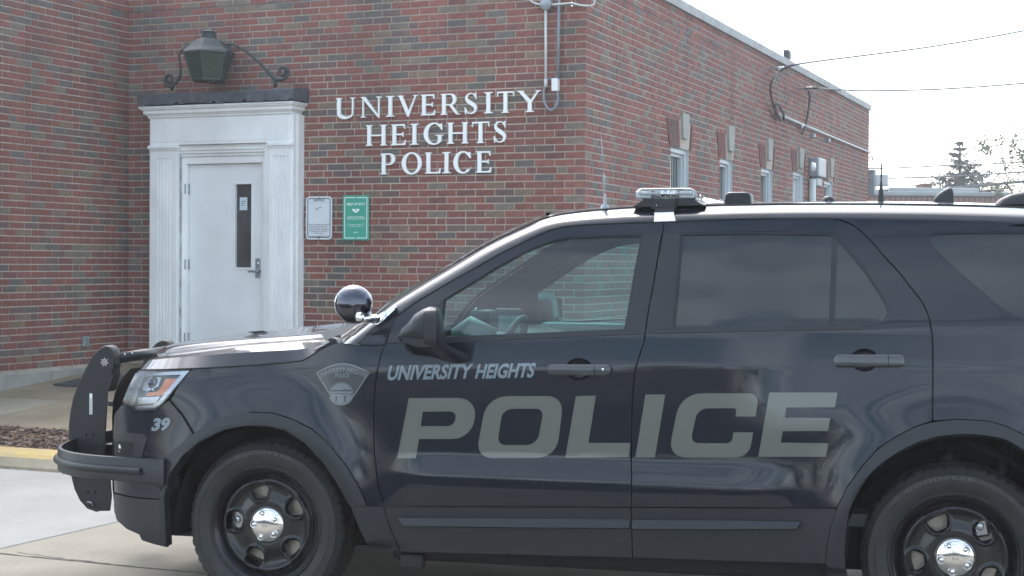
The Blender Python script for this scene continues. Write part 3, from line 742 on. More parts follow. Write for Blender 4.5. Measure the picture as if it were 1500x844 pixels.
def sign(name, pxs, label, face, ink, green):
    a, b = fx(pxs[0], pxs[3], .03), fx(pxs[2], pxs[1], .03); x0, y0, x1, y1 = a[0], a[1], b[0], b[1]; W, Hh = x1-x0, y1-y0
    root = empty(name, Matrix(FW.M), label, 'sign')
    r = .012 if green else .045
    solid('panel', [(rrect(x0, y0, x1, y1, r), [])], flat(.03), .006, face, root, smoothn=False)
    g = .018
    solid('border_line', [(rrect(x0+g, y0+g, x1-g, y1-g, max(.006, r-g)), [rrect(x0+g+.008, y0+g+.008, x1-g-.008, y1-g-.008, max(.004, r-g-.008))])], flat(.0312), 0, ink, root, smoothn=False)
    mb = MB(); at = lambda u0, v0, u1, v1: (lambda u, v: (x0+W*(u0+(u1-u0)*u), y0+Hh*(v0+(v1-v0)*v), .0314))
    rs = random.Random(len(name))
    def tiny(u0, u1, v, h, nw):      # print too small to read in the photograph: worn strokes only
        u = u0
        while u < u1-.01:
            L_ = rs.uniform(.03, .09); e = min(u+L_, u1); k = u
            while k < e-.004: mb.box((x0+W*k, y0+Hh*(v+h*rs.choice([0, 0, .2])), .0312), (x0+W*min(k+.009, e), y0+Hh*(v+h*rs.choice([1, .85, .7])), .0315)); k += .015
            u = e+.022
    if green:
        add_text(mb, 'MEETUP SPOT', at(.16, .775, .86, .83), bold=.02)
        for k, tx in enumerate(['Internet Purchase', 'Exchange Location']): add_text(mb, tx, at(.17+.02*(k == 0), .50-.045*k, .83+.03*k, .54-.045*k), bold=.01)
        add_text(mb, '*', at(.19, .34, .25, .375)); add_text(mb, '*', at(.76, .34, .82, .375)); tiny(.27, .74, .338, .022, 5); tiny(.25, .76, .300, .018, 4)
        # clasped hands
        c = lambda q: [(x0+W*u, y0+Hh*v) for u, v in q]
        pts = c([(.37, .70), (.45, .70), (.50, .69), (.55, .70), (.63, .70), (.64, .66), (.59, .645), (.54, .62), (.49, .607), (.44, .635), (.37, .66)])
        for q in (pts,): mb.add([(u, v, .0314) for u, v in q], [tuple(range(len(q)))[::-1]])
        mb.add([(u, v, .0318) for u, v in c([(.45, .675), (.53, .655), (.56, .66), (.48, .685)])], [(0, 1, 2, 3)], 1)
        tiny(.42, .59, .158, .032, 2)
    else:
        add_text(mb, 'NOTICE', at(.30, .885, .70, .935), bold=.03)
        mb.box((x0+.03, y0+Hh*.855, .0312), (x1-.03, y0+Hh*.858, .0314))
        mb.add([(x0+W*u, y0+Hh*v, .0314) for u, v in ((.39, .68), (.425, .68), (.455, .725), (.42, .73))], [(0, 1, 2, 3)]); mb.add([(x0+W*u, y0+Hh*v, .0314) for u, v in ((.49, .722), (.59, .738), (.59, .75), (.50, .745))], [(0, 1, 2, 3)])
        for k, ind in enumerate([.0, .03, .06, .02, .08, .22]): tiny(.10+ind, .90-ind, .335-.041*k, .023, 6)
        tiny(.08, .92, .065, .024, 5)
    mb.build('print', [ink, face], root)
    mb = MB()
    for v in ((.955, .045) if green else (.965, .03)): mb.lathe([(0, .004), (.006, .003), (.008, 0)], 10, ((x0+x1)/2, y0+Hh*v, .03), (0, 0, 1))
    mb.build('screw', M['housing'], root)
sign('notice_sign', (448, 287.5, 486.5, 351), 'white NOTICE sign with rounded corners and black border on the brick beside the doorway', M['signwhite'], M['ink'], False)
sign('meetup_sign', (502, 286, 540.5, 352), 'green MEETUP SPOT sign with white border and print on the brick wall', M['signgreen'], M['print'], True)
# ================================================================== CONDUITS ON THE FRONT CORNER
cd = empty('junction_box', Matrix(FW.M), 'round grey junction box high on the front wall with conduits running from it', 'electrical box')
mb = MB(); c_ = lp(800, 6, .06); mb.lathe([(0, .085), (.045, .083), (.056, .075), (.058, .0)], 28, (c_[0], c_[1], 0), (0, 0, 1)); mb.build('box', M['galv'], cd, smooth=True, sharp=40)
mb = MB(); mb.tube([lp(799.5, 10, .04), lp(799.5, 126, .04)], .013, 10); mb.tube([lp(799.5, 116, .04), lp(799.5, 128, .04)], .017, 10); mb.build('pale_conduit', M['conduitw'], cd, smooth=True)
mb = MB(); mb.tube(catmull([lp(808, 7, .05), lp(822, 6, .05), (lp(838, 5, .05)), lp(852, 8, .05), lp(866, 8.5, .05), lp(871, 4, .06), lp(872, -8, .08)], 4), .010, 8)
mb.tube(catmull([lp(793, 7, .05), lp(784, 5, .05), lp(777, 0, .05), lp(775, -12, .05)], 4), .010, 8); mb.build('side_conduit', M['conduitw'], cd, smooth=True)
mb = MB()
for yy in (4.5, 9): q = lp(838.5, yy, .055); mb.lathe([(0, .02), (.01, .018), (.014, 0)], 10, (q[0], q[1], .05), (0, 0, 1))
mb.build('clip', M['chrome'], cd)
c2 = empty('conduit_run', Matrix(FW.M), 'dark grey vertical conduit ending in a small white box with a looped flexible lead', 'conduit')
mb = MB(); mb.tube([lp(819.5, -12, .04), lp(817, 116, .04)], .014, 10); mb.build('pipe', M['conduit'], c2, smooth=True)
a_, b_ = lp(811, 134.5, 0), lp(820.5, 115.5, 0)
mb = MB(); mb.bbox((a_[0], a_[1], .005), (b_[0], b_[1], .06), .005); mb.build('white_box', M['whiteplastic'], c2)
mb = MB(); mb.tube(catmull([lp(799.5, 125, .04), lp(796.5, 134, .045), lp(797, 147, .05), lp(801, 157, .05), lp(807, 161.5, .05), lp(813.5, 157.5, .05), lp(817.5, 147, .05), lp(816.5, 134, .035)], 5), .012, 10); mb.build('flexible_loop', M['conduit'], c2, smooth=True)
mb = MB(); mb.tube([lp(802, 114, .04), lp(812, 118, .04)], .006, 6); mb.build('bonding_wire', M['conduit'], c2)
# outlet on the left wall
ol = empty('wall_outlet', Matrix(LW.M), 'small grey outdoor outlet box low on the left brick wall', 'outlet')
a_, b_ = LW.px(118.5, 508, 0), LW.px(126, 492.5, 0)
mb = MB(); mb.bbox((a_[0], a_[1], .01), (b_[0], b_[1], .045), .004); mb.build('box', M['galv'], ol); mb = MB()
for v in (.3, .7): mb.bbox((a_[0]+.018, a_[1]+(b_[1]-a_[1])*v-.02, .044), (b_[0]-.018, a_[1]+(b_[1]-a_[1])*v+.02, .055), .003)
mb.build('socket_cover', M['conduit'], ol)
# ================================================================== SIDE WALL SERVICES
def rpx(px, py, out): s_, u_ = RW.px(px, py, out); return Vector((s_, u_, out))
em = empty('service_conduit', Matrix(RW.M), 'long grey conduit sloping along the top of the side wall', 'conduit')
mb = MB(); mb.tube([rpx(1139, 167, .05), rpx(1160, 176, .05), rpx(1240, 209.5, .05), rpx(1275, 223.5, .05)], 0.017, 10); mb.build('pipe', M['conduitw'], em, smooth=True)
mb = MB()
for x, y in ((1172, 185), (1190, 199), (1212, 206)): 
    p = rpx(x, y, .03); mb.bbox((p[0]-.05, p[1]-.03, 0), (p[0]+.05, p[1]+.03, .07), .01)
mb.build('bracket', M['galv'], em)
mt = empty('meter_box', Matrix(RW.M), 'grey electric meter box on a vertical pipe between the side windows', 'electrical box')
a_, b_ = rpx(1184, 259, 0), rpx(1195.5, 234, 0)
mb = MB(); mb.bbox((a_[0], a_[1], .0), (b_[0], b_[1], .16), .02); mb.bbox((a_[0]+.1, a_[1]-.14, 0.01), (b_[0]-.1, a_[1], .12), .02); mb.build('box', M['galv'], mt)
a_ = rpx(1188, 262, .06); mb = MB(); mb.tube([(a_[0]+.10, a_[1], .06), (a_[0]+.10, .5, .06)], .055, 12); mb.build('pipe', M['conduitw'], mt, smooth=True)
mb = MB(); q = rpx(1190, 245, .16); mb.lathe([(0, .05), (.06, .045), (.075, 0)], 20, q, (0, 0, 1)); mb.build('meter_dial', M['clear'], mt, smooth=True)
for (ax, ay), (bx, by), lab in (((1128, 101), (1134, 101), 'upper insulator hook holding the service cable below the coping'), ((1170, 130), (1178, 130), 'lower insulator hook holding a cable near the end of the side wall')):
    o = empty('cable_hook', Matrix(RW.M), lab, 'insulator'); p = rpx(ax, ay, 0)
    mb = MB(); mb.tube([p, p+Vector((0, 0, .14))], .014, 8); mb.build('hook', M['galv'], o)
    mb = MB(); mb.lathe([(0, 0), (.03, .005), (.03, .03), (.018, .04), (.03, .05), (.03, .08), (0, .085)], 12, p+Vector((0, 0, .11)), (0, 0, 1)); mb.build('insulator', M['clear'], o, smooth=True)
def world_pt(px, py, Y): d = ray(px, py); return Vector((d[0]*Y/d[1], Y, H+d[2]*Y/d[1]))
def rw_world(px, py, out): s_, u_ = RW.px(px, py, out); return Vector(RW.O+RW.S*s_+RW.U*u_+RW.N*out)
def cable(name, pts, r, label, cat='cable', mat_=None, k=8):
    pp = catmull(pts, k); mb = MB(); mb.tube(pp, [r*max(1, p[1]/26) for p in pp], 6); o = mb.build(name, mat_ or M['cable'], None, smooth=True); tag(o, label, cat); return o
p0 = rw_world(1133, 101, .2)
cable('overhead_cable', [rw_world(1144, 178, .06), rw_world(1133, 155, .08), rw_world(1128.5, 130, .10), rw_world(1133, 115, .14), rw_world(1146, 102, .2), rw_world(1164, 95, .6), world_pt(1215, 87.5, 24.5), world_pt(1260, 82, 27), world_pt(1380, 66, 34), world_pt(1505, 44, 44), world_pt(1640, 15, 60)], .014, 'thick overhead cable swooping from the side wall up to the top right')
cable('overhead_cable', [rw_world(1175, 197, .05), rw_world(1181, 180, .06), rw_world(1185.5, 152, .08), rw_world(1185, 135, .10), rw_world(1178, 129.5, .12)], .016, 'cable dropping from the lower hook to the conduit on the side wall', k=5)
cable('overhead_cable', [rw_world(1178, 129.5, .12), rw_world(1200, 129.5, .5), world_pt(1232, 131.5, 27), world_pt(1280, 133, 30), world_pt(1390, 130, 38), world_pt(1505, 121.5, 48), world_pt(1640, 108, 60)], .015, 'nearly level thin cable leaving the lower hook towards the right')
cable('overhead_cable', [world_pt(1262, 174, 42), world_pt(1330, 166, 44), world_pt(1505, 139, 52), world_pt(1640, 110, 60)], .005, 'faintest cable rising to the right below the two service cables')
cable('overhead_cable', [rw_world(1148, 175, .06), rw_world(1147, 165, .08), rw_world(1139, 152, .08), rw_world(1136, 158, .07), rw_world(1143, 174, .06)], .016, 'short slack cable loop beside the end of the conduit', k=5)
for i, (a, m1, b, r, lab) in enumerate([(247, 242.5, 237, .011, 'topmost of the three street wires crossing behind the conifer'), (261.5, 258.5, 251.5, .013, 'middle of the three street wires crossing behind the conifer'), (280.5, 276, 265.5, .024, 'lowest and thickest of the three street wires, in front of the conifer')]):
    cable('street_wire', [world_pt(1150, a-2, 64), world_pt(1272, a, 65), world_pt(1390, m1, 66), world_pt(1505, b, 67), world_pt(1700, b-16, 69)], r, lab, 'wire')
cl = empty('roof_floodlight', Matrix(RW.M), 'small floodlight on a short stalk on the parapet of the side wall', 'floodlight')
p = rpx(1152, 92, -.1); mb = MB(); mb.tube([p+Vector((0,-.1,0)), p+Vector((.02, .12, .0))], .015, 8); mb.build('stalk', M['conduit'], cl)
q = rpx(1153, 80, -.1); mb = MB(); mb.prism([(-.075, .06), (.085, .04), (.0, -.09), (-.04, -.09)], -.04, .04, lambda u, v, w_: (q[0]+u, q[1]+v, q[2]+w_)); mb.build('lamp_head', M['cable'], cl)
mb = MB(); mb.box((q[0]+.20, q[1]-.05, q[2]), (q[0]+.215, q[1]+.03, q[2]+.015)); mb.build('lamp_bracket', M['galv'], cl)
cm = empty('corner_camera', Matrix(RW.M), 'white camera and box on the far end corner of the side wall', 'camera')
def rend(px, py, out=.1): s_, u_ = RW.px(px, py, out); return Vector((LEN_R, u_, out))
q = rend(1272, 262); mb = MB(); mb.bbox((q[0]-.02, q[1]-.25, -.05), (q[0]+.14, q[1]+.2, .12), .02); mb.build('box', M['galv'], cm)
mb = MB(); mb.bbox((q[0]+.10, q[1]-.10, .10), (q[0]+.24, q[1]+.12, .34), .03); mb.build('camera_head', M['whiteplastic'], cm)
mb = MB(); mb.tube([(q[0]-.01, q[1]+.44, .05), (q[0]+.04, q[1]+.43, .06), (q[0]+.05, q[1]+.36, .06)], .014, 8); mb.build('bracket', M['galv'], cm)
# ================================================================== GROUND
def conc(name, col, a=.12): return mat(name, col, .85, noise=(38, .10, 8), bump=(90, .5, .004), stain=(1.1, 1-a*1.6, 1+a))
M['asphalt'] = mat('asphalt', (.075, .075, .075), .9, noise=(4, .25), bump=(150, .5, .004))
M['white_conc'] = conc('new_white_concrete', (.268, .264, .246), .11); M['tan_conc'] = conc('old_tan_concrete', (.245, .222, .178), .14)
M['walk'] = conc('exposed_aggregate', (.25, .205, .14), .2); M['walk2'] = conc('worn_grey_concrete', (.28, .25, .19), .14)
M['kerb'] = conc('kerb_concrete', (.33, .28, .20), .3); M['yellow'] = mat('faded_yellow_paint', (.42, .30, .085), .8, noise=(7, .5, 9, (.32, .25, .14)), bump=(60, .5, .003))
g = MB(); g.add([(-1500, -1500, -.03), (1500, -1500, -.03), (1500, 1500, -.03), (-1500, 1500, -.03)], [(0, 1, 2, 3)]); g.build('ground', M['asphalt'], None, kind='structure')
FI = Matrix(FW.M)
def slab(parent, name, m, s0, s1, o0, o1, z0=0.0, z1=0.0, th=.06, gap=.006):
    g = MB(); c = .006; s0 += gap; s1 -= gap; o0 += gap; o1 -= gap
    V = [(s0, z0-th, o0), (s1, z0-th, o0), (s1, z1-th, o1), (s0, z1-th, o1), (s0, z0-c, o0), (s1, z0-c, o0), (s1, z1-c, o1), (s0, z1-c, o1),
         (s0+c, z0, o0+c), (s1-c, z0, o0+c), (s1-c, z1, o1-c), (s0+c, z1, o1-c)]
    Fc = [(8, 9, 10, 11)[::-1]]+[(a, (a+1) % 4, 4+(a+1) % 4, 4+a)[::-1] for a in range(4)]+[(4+a, 4+(a+1) % 4, 8+(a+1) % 4, 8+a)[::-1] for a in range(4)]
    g.add(V, Fc); return g.build(name, m, parent)
drv = MB(); drv.add([(-14, -.016, 4.9), (26, -.016, 4.9), (26, -.016, 26), (-14, -.016, 26)], [(3, 2, 1, 0)]); drv = drv.build('driveway', M['gap'], None, FI, kind='structure')
slab(drv, 'concrete_slab', M['white_conc'], -3, 4.85, 4.95, 11.5, gap=.009); slab(drv, 'concrete_slab', M['white_conc'], -14, -3, 4.95, 11.5)
for a, b in ((4.85, 10.2), (10.2, 16), (16, 22)):
    slab(drv, 'concrete_slab', M['tan_conc'], a, b, 4.95, 7.62, gap=.007); slab(drv, 'concrete_slab', M['tan_conc'], a, b, 7.62, 11.5, gap=.005)
def crack(pts, wdt, seed, z=.0008):
    r_ = random.Random(seed); P = [pts[0]]
    for a, b in zip(pts, pts[1:]):
        n = max(2, int(math.hypot(b[0]-a[0], b[1]-a[1])/.06))
        for k in range(1, n+1): P.append((a[0]+(b[0]-a[0])*k/n+r_.uniform(-.012, .012), a[1]+(b[1]-a[1])*k/n+r_.uniform(-.012, .012)))
    V = [(p[0], z, p[1]-wdt*r_.uniform(.3, 1)) for p in P]+[(p[0], z, p[1]+wdt*r_.uniform(.3, 1)) for p in P]; n = len(P)
    g = MB(); g.add(V, [(k, k+1, n+k+1, n+k) for k in range(n-1)]); g.build('crack', M['crackfill'], drv)
M['crackfill'] = mat('crack_filler', (.10, .095, .085), .95, noise=(30, .5))
crack([(4.84, 7.61), (5.3, 7.62), (6.1, 7.61), (8.4, 7.63)], .010, 1); crack([(5.0, 7.55), (5.35, 7.60), (5.6, 7.60)], .018, 2)
crack([(4.852, 4.95), (4.853, 6.2), (4.85, 8.6)], .007, 3, .001)
wk = MB(); wk.add([(-8, .40, 0), (22, .40, 0), (22, .10, 3.53), (-8, .10, 3.53)], [(3, 2, 1, 0)]); wk = wk.build('pavement', M['gap'], None, FI, kind='structure')
zz = lambda o: .12+(3.53-o)*.081
for a, b, m1, m2 in ((-8, -1.8, 'walk', 'walk2'), (-1.8, 1.0, 'walk', 'walk2'), (1.0, 3.9, 'walk', 'walk2'), (3.9, 7, 'walk', 'walk'), (7, 10, 'walk2', 'walk'), (10, 16, 'walk', 'walk')):
    slab(wk, 'paving_slab', M[m1], a, b, .0, 2.28, zz(0), zz(2.28), gap=.006)
    slab(wk, 'paving_slab', M['walk2' if a < .9 else 'walk'], a, b, 2.28, 3.53, zz(2.28), zz(3.53), gap=.006)
k = MB(); s = -8.0     # kerb in cast lengths, painted yellow on top
kb = MB(); kb.box((-8, -.05, 4.55), (22, .0, 4.9)); kb = kb.build('kerb', M['kerb'], None, FI, kind='structure')
while s < 21:
    e = s+3.0; prof = [(4.50, -.05), (4.50, .085), (4.52, .095), (4.80, .09), (4.845, .07), (4.90, .012), (4.91, -.05)]
    g = MB(); V = [(s+.004, z, o) for o, z in prof]+[(e-.004, z, o) for o, z in prof]; n = len(prof)
    g.add(V, [(j, n+j, n+j+1, j+1) for j in range(n-1)]+[tuple(range(n)), tuple(range(n, 2*n))[::-1]]); 
    g.I[1] = 1; g.I[2] = 1; g.I[3] = 1
    g.build('kerb_stone', [M['kerb'], M['yellow']], kb); s = e
# mulch bed with thousands of chips
bed = MB(); bed.add([(-8, .105, 3.50), (20, .105, 3.50), (20, .075, 4.52), (-8, .075, 4.52)], [(3, 2, 1, 0)]); bed = bed.build('planting_bed', M['mulch'], None, FI, kind='structure')
g = MB(); rr = random.Random(11)
for k in range(5200):
    s_ = rr.uniform(-.2, 5.2); o_ = rr.uniform(3.53, 4.50); L_ = rr.uniform(.012, .04); W_ = rr.uniform(.005, .013)
    E = Matrix.Translation((s_, .10-.03*(o_-3.5)+rr.uniform(.0, .022), o_)) @ Euler((rr.uniform(-.6, .6)+math.pi/2, rr.uniform(0, 6.3), rr.uniform(-.5, .5))).to_matrix().to_4x4()
    g.box((-L_, -W_, -.003), (L_, W_, .003), 1 if rr.random() < .13 else 0, E)
tag(g.build('bark_mulch', [M['chip'], M['chip2']], None, FI), kind='stuff')
g = MB()
for k in range(60):
    s_ = rr.uniform(0, 5.2); o_ = rr.uniform(4.9, 5.03); E = Matrix.Translation((s_, .006, o_)) @ Euler((rr.uniform(0, 3), rr.uniform(0, 6.3), 0)).to_matrix().to_4x4(); q = rr.uniform(.005, .016); g.box((-q, -q*.6, -q*.3), (q, q*.6, q*.3), 0, E)
tag(g.build('loose_debris', [M['chip2']], None, FI), kind='stuff')
# floor mat seen in front of the doorway
mt_ = MB(); mt_.prism([(.32, .92), (2.6, .92), (2.6, 1.58), (.32, 1.58)], .003, .022, lambda u, v, w_: (u, zz(v)+w_, v)); tag(mt_.build('door_mat', M['interior'], None, FI), 'dark brown mat on the pavement below the doorway', 'mat')
# ================================================================== BACKGROUND
def far_building():
    root = empty('far_building', Matrix.Translation((0, 62, 0)), 'low distant brick building with a flat grey roof behind the parked car', 'building')
    x0 = world_pt(1255, 290, 62)[0]; x1 = 34
    zt = world_pt(1400, 287, 62)[2]; zm = world_pt(1330, 276.5, 66)[2]
    m_ = MB(); m_.box((x0, 0, 0), (x1, 9, zt)); m_.build('wall', M['farbrick'], root)
    m_ = MB(); m_.bbox((x0-.2, -.25, zt-.02), (x1, 9.2, zt+.14), .03); m_.build('roof_edge', M['roofgrey'], root)
    xa = world_pt(1294, 280, 66)[0]; xb = world_pt(1424, 280, 66)[0]
    m_ = MB(); m_.bbox((xa, 3, zt), (xb, 8, zm), .05); m_.build('upper_roof', M['roofgrey'], root)
    xc, xd = world_pt(1347, 275, 67)[0], world_pt(1361, 275, 67)[0]
    m_ = MB(); m_.box((xc, 4.5, zm-.1), (xd, 5.6, world_pt(1350, 271.5, 67)[2])); m_.bbox((xc-.08, 4.4, world_pt(1350, 271.5, 67)[2]), (xd+.08, 5.7, world_pt(1350, 270, 67)[2]), .02); m_.build('chimney', M['farbrick'], root)
    k = 0; x = x0+.3; m_ = MB()          # soldier course of upright bricks along the top
    while x < x1-.3: m_.box((x, -.02, zt-.36), (x+.13, 0, zt-.06)); x += .2
    tag(m_.build('brick_course', M['tanbrick'], root), kind='stuff')
    for x in (x0+2.5, x0+6.5, x0+10.5, x0+15):
        m_ = MB(); m_.bbox((x, -.04, .9), (x+1.6, .02, 2.3), .02); w_ = m_.build('window', M['vinyl'], root)
        m_ = MB(); m_.box((x+.1, -.05, 1.0), (x+1.5, -.042, 2.2)); m_.build('pane', M['pane'], w_)
far_building()
def crown_cards(mb, pts, size, rnd, n=1, droop=0):
    for p in pts:
        for k in range(n):
            a = Vector((rnd.gauss(0, 1), rnd.gauss(0, 1), rnd.gauss(0, .6)-droop)).normalized(); b = a.orthogonal().normalized(); b.rotate(Matrix.Rotation(rnd.uniform(0, 6.3), 3, a))
            s_ = size*rnd.uniform(.6, 1.3); q = Vector(p)+Vector((rnd.gauss(0, 1), rnd.gauss(0, 1), rnd.gauss(0, 1)))*size*.35
            mb.add([q, q+a*s_+b*s_*.28, q+a*s_*1.9, q+a*s_-b*s_*.28], [(0, 1, 2, 3)])
def conifer(px, ybase, ytop, Y, label):
    rnd = random.Random(21); b = world_pt(px, 300, Y); top = world_pt(px, ytop, Y)[2]; root = empty('conifer_tree', Matrix.Translation((b[0], Y, 0)), label, 'tree')
    Ht = top; t_ = MB(); t_.tube([(0, 0, 0), (.05, 0, Ht*.5), (0, 0, Ht*.97)], [.26, .16, .03], 8); t_.build('trunk', M['bark'], root)
    m_ = MB(); lim = MB()
    z = 1.0
    while z < Ht*.985:
        f = 1-z/Ht; rad = .08+7.4*f**1.3
        for k in range(rnd.randint(5, 8)):
            a = rnd.uniform(0, 2*math.pi); r = rad*rnd.uniform(.55, 1.12)
            if rnd.random() < .1: r *= 1.25
            n = max(3, int(r/.16)); pr = []
            for j in range(n+1):
                t = j/n; pr.append(Vector((math.cos(a)*r*t, math.sin(a)*r*t, z-.10*r*t+.22*r*t*t)))
            lim.tube([pr[0], pr[-1]], [.035, .01], 4, cap=False)
            crown_cards(m_, pr[1:], .065+.19*f, rnd, n=12, droop=.3)
        z += rnd.uniform(.20, .34)
    lim.build('limb', M['bark'], root, kind='stuff'); m_.build('crown', M['needle'], root)
conifer(1405, 300, 203, 70, 'dark green conifer standing alone beyond the far roof')
def bare_tree(px, ytop, Y, seed, label, spread=1.0, leaves=1):
    rnd = random.Random(seed); b = world_pt(px, 300, Y); Ht = world_pt(px, ytop, Y)[2]; root = empty('budding_tree', Matrix.Translation((b[0], Y, 0)), label, 'tree')
    m_ = MB(); lf = MB()
    def grow(p, d, L_, r, lv):
        pts = [p]; q = p.copy(); dd = d.copy()
        for k in range(4): dd = (dd+Vector((rnd.gauss(0, .13), rnd.gauss(0, .13), rnd.gauss(.03, .08)))).normalized(); q = q+dd*L_/4; pts.append(q.copy())
        m_.tube(pts, [r*(1-.13*k) for k in range(5)], 5 if lv > 1 else 8, cap=False)
        if lv >= 5: 
            if leaves: crown_cards(lf, pts[1:], .10, rnd, n=leaves)
            return
        for k in range(rnd.randint(2, 4)):
            i = rnd.randint(2, 4); e = Vector((rnd.gauss(0, 1)*spread, rnd.gauss(0, 1)*spread, rnd.uniform(.15, 1))).normalized(); grow(pts[i], (dd*.5+e*.8).normalized(), L_*rnd.uniform(.62, .84), r*.55, lv+1)
    grow(Vector((0, 0, 0)), Vector((0, 0, 1)), Ht*.36, Ht*.022, 0)
    m_.build('trunk', M['bark'], root); lf.build('crown', M['leafy'], root)
bare_tree(1562, 150, 55, 5, 'thin branched tree coming into leaf at the right edge', .42, 5)
bare_tree(1650, 150, 60, 9, 'second leafing tree just beyond the right edge', .7, 3)
bare_tree(1283, 290, 90, 15, 'low shrubby tree just beyond the end of the side wall', 1.2, 1)
# trees and a low parade across the car park behind the camera, seen mirrored in the paint
for i, (x, y, h) in enumerate([(-30, -42, 8), (-21, -46, 10), (-12, -40, 7.5), (-4, -47, 9.5), (6, -43, 8), (14, -48, 11), (24, -41, 8), (33, -45, 9.5), (44, -40, 9)]):
    rnd = random.Random(40+i); root = empty('car_park_tree', Matrix.Translation((x, y, 0)), 'rounded green tree on far side of the car park, %s from the left' % ['first', 'second', 'third', 'fourth', 'fifth', 'sixth', 'seventh', 'eighth', 'ninth'][i], 'tree', 'trees across the car park')
    t_ = MB(); t_.tube([(0, 0, 0), (0, 0, h*.6)], [.22, .12], 8); t_.build('trunk', M['bark'], root)
    m_ = MB(); cs = [(rnd.uniform(-2, 2), rnd.uniform(-2, 2), h*rnd.uniform(.4, .85), rnd.uniform(1.1, 2.0)) for _ in range(9)]
    for cx, cy, cz, cr_ in cs:
        for k in range(120):
            d = Vector((rnd.gauss(0, 1), rnd.gauss(0, 1), rnd.gauss(0, 1))).normalized()*cr_*rnd.uniform(.7, 1.05); crown_cards(m_, [Vector((cx, cy, cz))+d], .28, rnd)
    m_.build('crown', M['needle'], root)
# ================================================================== POLICE CAR
YAW = R(13.76); CX, CY = -1.063, 6.95
cyw, syw = math.cos(YAW), math.sin(YAW)
CM = Matrix(((cyw, syw, 0, CX), (-syw, cyw, 0, CY), (0, 0, 1, 0), (0, 0, 0, 1)))     # x rearwards, y across, z up; y=0 is the near side
car = empty('police_car', CM, 'black police SUV with grey POLICE lettering, push bumper and roof light bar', 'car')
YC = .96; WB = 2.859; HZ = .355
def car_ray(px, py):
    d = ray(px, py); d = np.array([cyw*d[0]-syw*d[1], syw*d[0]+cyw*d[1], d[2]])
    o = np.array([-CX, -CY, H]); o = np.array([cyw*o[0]-syw*o[1], syw*o[0]+cyw*o[1], H]); return o, d
def sst(a, b, x): t = np.clip((x-a)/(b-a), 0, 1); return t*t*(3-2*t)
XS = np.linspace(-1.15, 4.2, 536); ZS = np.linspace(.1, 1.85, 701)
def z_crease(x): return 1.040+.030*(x-.5)
def z_belt(x): return 1.170+.037*(x-.45)
def body_table():
    X, Z = np.meshgrid(XS, ZS, indexing='ij')
    zc = z_crease(X); zb = z_belt(X)
    wdoor = sst(.50, .80, X)*(1-sst(1.95, 2.42, X))
    wc = sst(.02, .42, X)*(1-sst(1.9, 2.30, X))
    tl = np.zeros_like(X)
    tl += np.tan(R(-2.0))*(1-sst(.52, .60, Z))
    # lower scallop ledge between the wheels
    led = sst(.598, .625, Z)*(1-sst(.668+.012*X, .700+.012*X, Z))
    tl += np.tan(R(17))*led*wdoor
    tl += np.tan(R(1.0))*sst(.66, .70, Z)*(1-sst(zc-.012, zc+.008, Z))*1.0
    tl += np.tan(R(9))*(1-wc)*sst(.80, .95, Z)*(1-sst(zc-.03, zc+.02, Z))
    tl += np.tan(R(10.5))*sst(zc-.010, zc+.012, Z)*(1-sst(zb-.02, zb+.02, Z))
    tg = R(19)+R(7)*np.clip((Z-zb)/.5, 0, 1)
    tl += np.tan(tg)*sst(zb-.02, zb+.02, Z)
    dz = ZS[1]-ZS[0]; Y = np.cumsum(tl, axis=1)*dz; i0 = np.searchsorted(ZS, .72); Y -= Y[:, i0:i0+1]
    # plan curvature, front and rear corners
    xf = -.30+.10*sst(.87, 1.06, Z)+.03*sst(1.0, 1.1, Z)
    t = np.clip((xf-X)/.52, 0, 1.6); Y += .07*t**2+.14*np.minimum(t, 1.15)**6+.35*np.clip(t-1.15, 0, 1)
    Y += .012*((X-1.5)/1.6)**2
    t = np.clip((X-3.0)/1.0, 0, 1.2); Y += .06*t**2+.10*t**5
    # swelling over the wheel arches
    for wx, ro in ((0, .455), (WB, .46)):
        r = np.sqrt((X-wx)**2+((Z-HZ)*1.0)**2); q = np.clip((r-ro)/.24, 0, 1)
        Y -= .038*(1-q)**2*(1-sst(.98, 1.12, Z))*(Z > .3)
    # shallow dish behind the front wheel arch leading to the door ledge
    return Y
YT = body_table()
def S(x, z):
    x = np.asarray(x, float); z = np.asarray(z, float)
    fx_ = np.clip((x-XS[0])/(XS[1]-XS[0]), 0, len(XS)-1.001); fz = np.clip((z-ZS[0])/(ZS[1]-ZS[0]), 0, len(ZS)-1.001)
    i, j = fx_.astype(int), fz.astype(int); a, b = fx_-i, fz-j
    return YT[i, j]*(1-a)*(1-b)+YT[i+1, j]*a*(1-b)+YT[i, j+1]*(1-a)*b+YT[i+1, j+1]*a*b
def pS(px, py, off=0.0):      # pixel -> (x,z) on the body side
    o, d = car_ray(px, py); y = 0.05
    for k in range(60):
        t = (y-o[1])/d[1]; x, z = o[0]+d[0]*t, o[2]+d[2]*t; y2 = float(S(x, z))+off; y = y+.5*(y2-y)
    return (x, z)
def pY(px, py, y): o, d = car_ray(px, py); t = (y-o[1])/d[1]; return Vector((o[0]+d[0]*t, y, o[2]+d[2]*t))
def poly(pts, off=0.0, den=6): return [pS(x, y, off) for x, y in densify(pts, den)]
def side(off=0.0, fun=None):
    """surface at S(x,z)+off; off<0 stands proud"""
    def f(U_, V_):
        def YY(a, b):
            y = S(a, b)+off
            return y+fun(a, b) if fun else y
        e = .006; y = YY(U_, V_); dx = (YY(U_+e, V_)-YY(U_-e, V_))/(2*e); dz = (YY(U_, V_+e)-YY(U_, V_-e))/(2*e)
        n = np.stack([dx, -np.ones_like(dx), dz], 1); n /= np.linalg.norm(n, axis=1)[:, None]
        return np.stack([U_, y, V_], 1), n
    return f
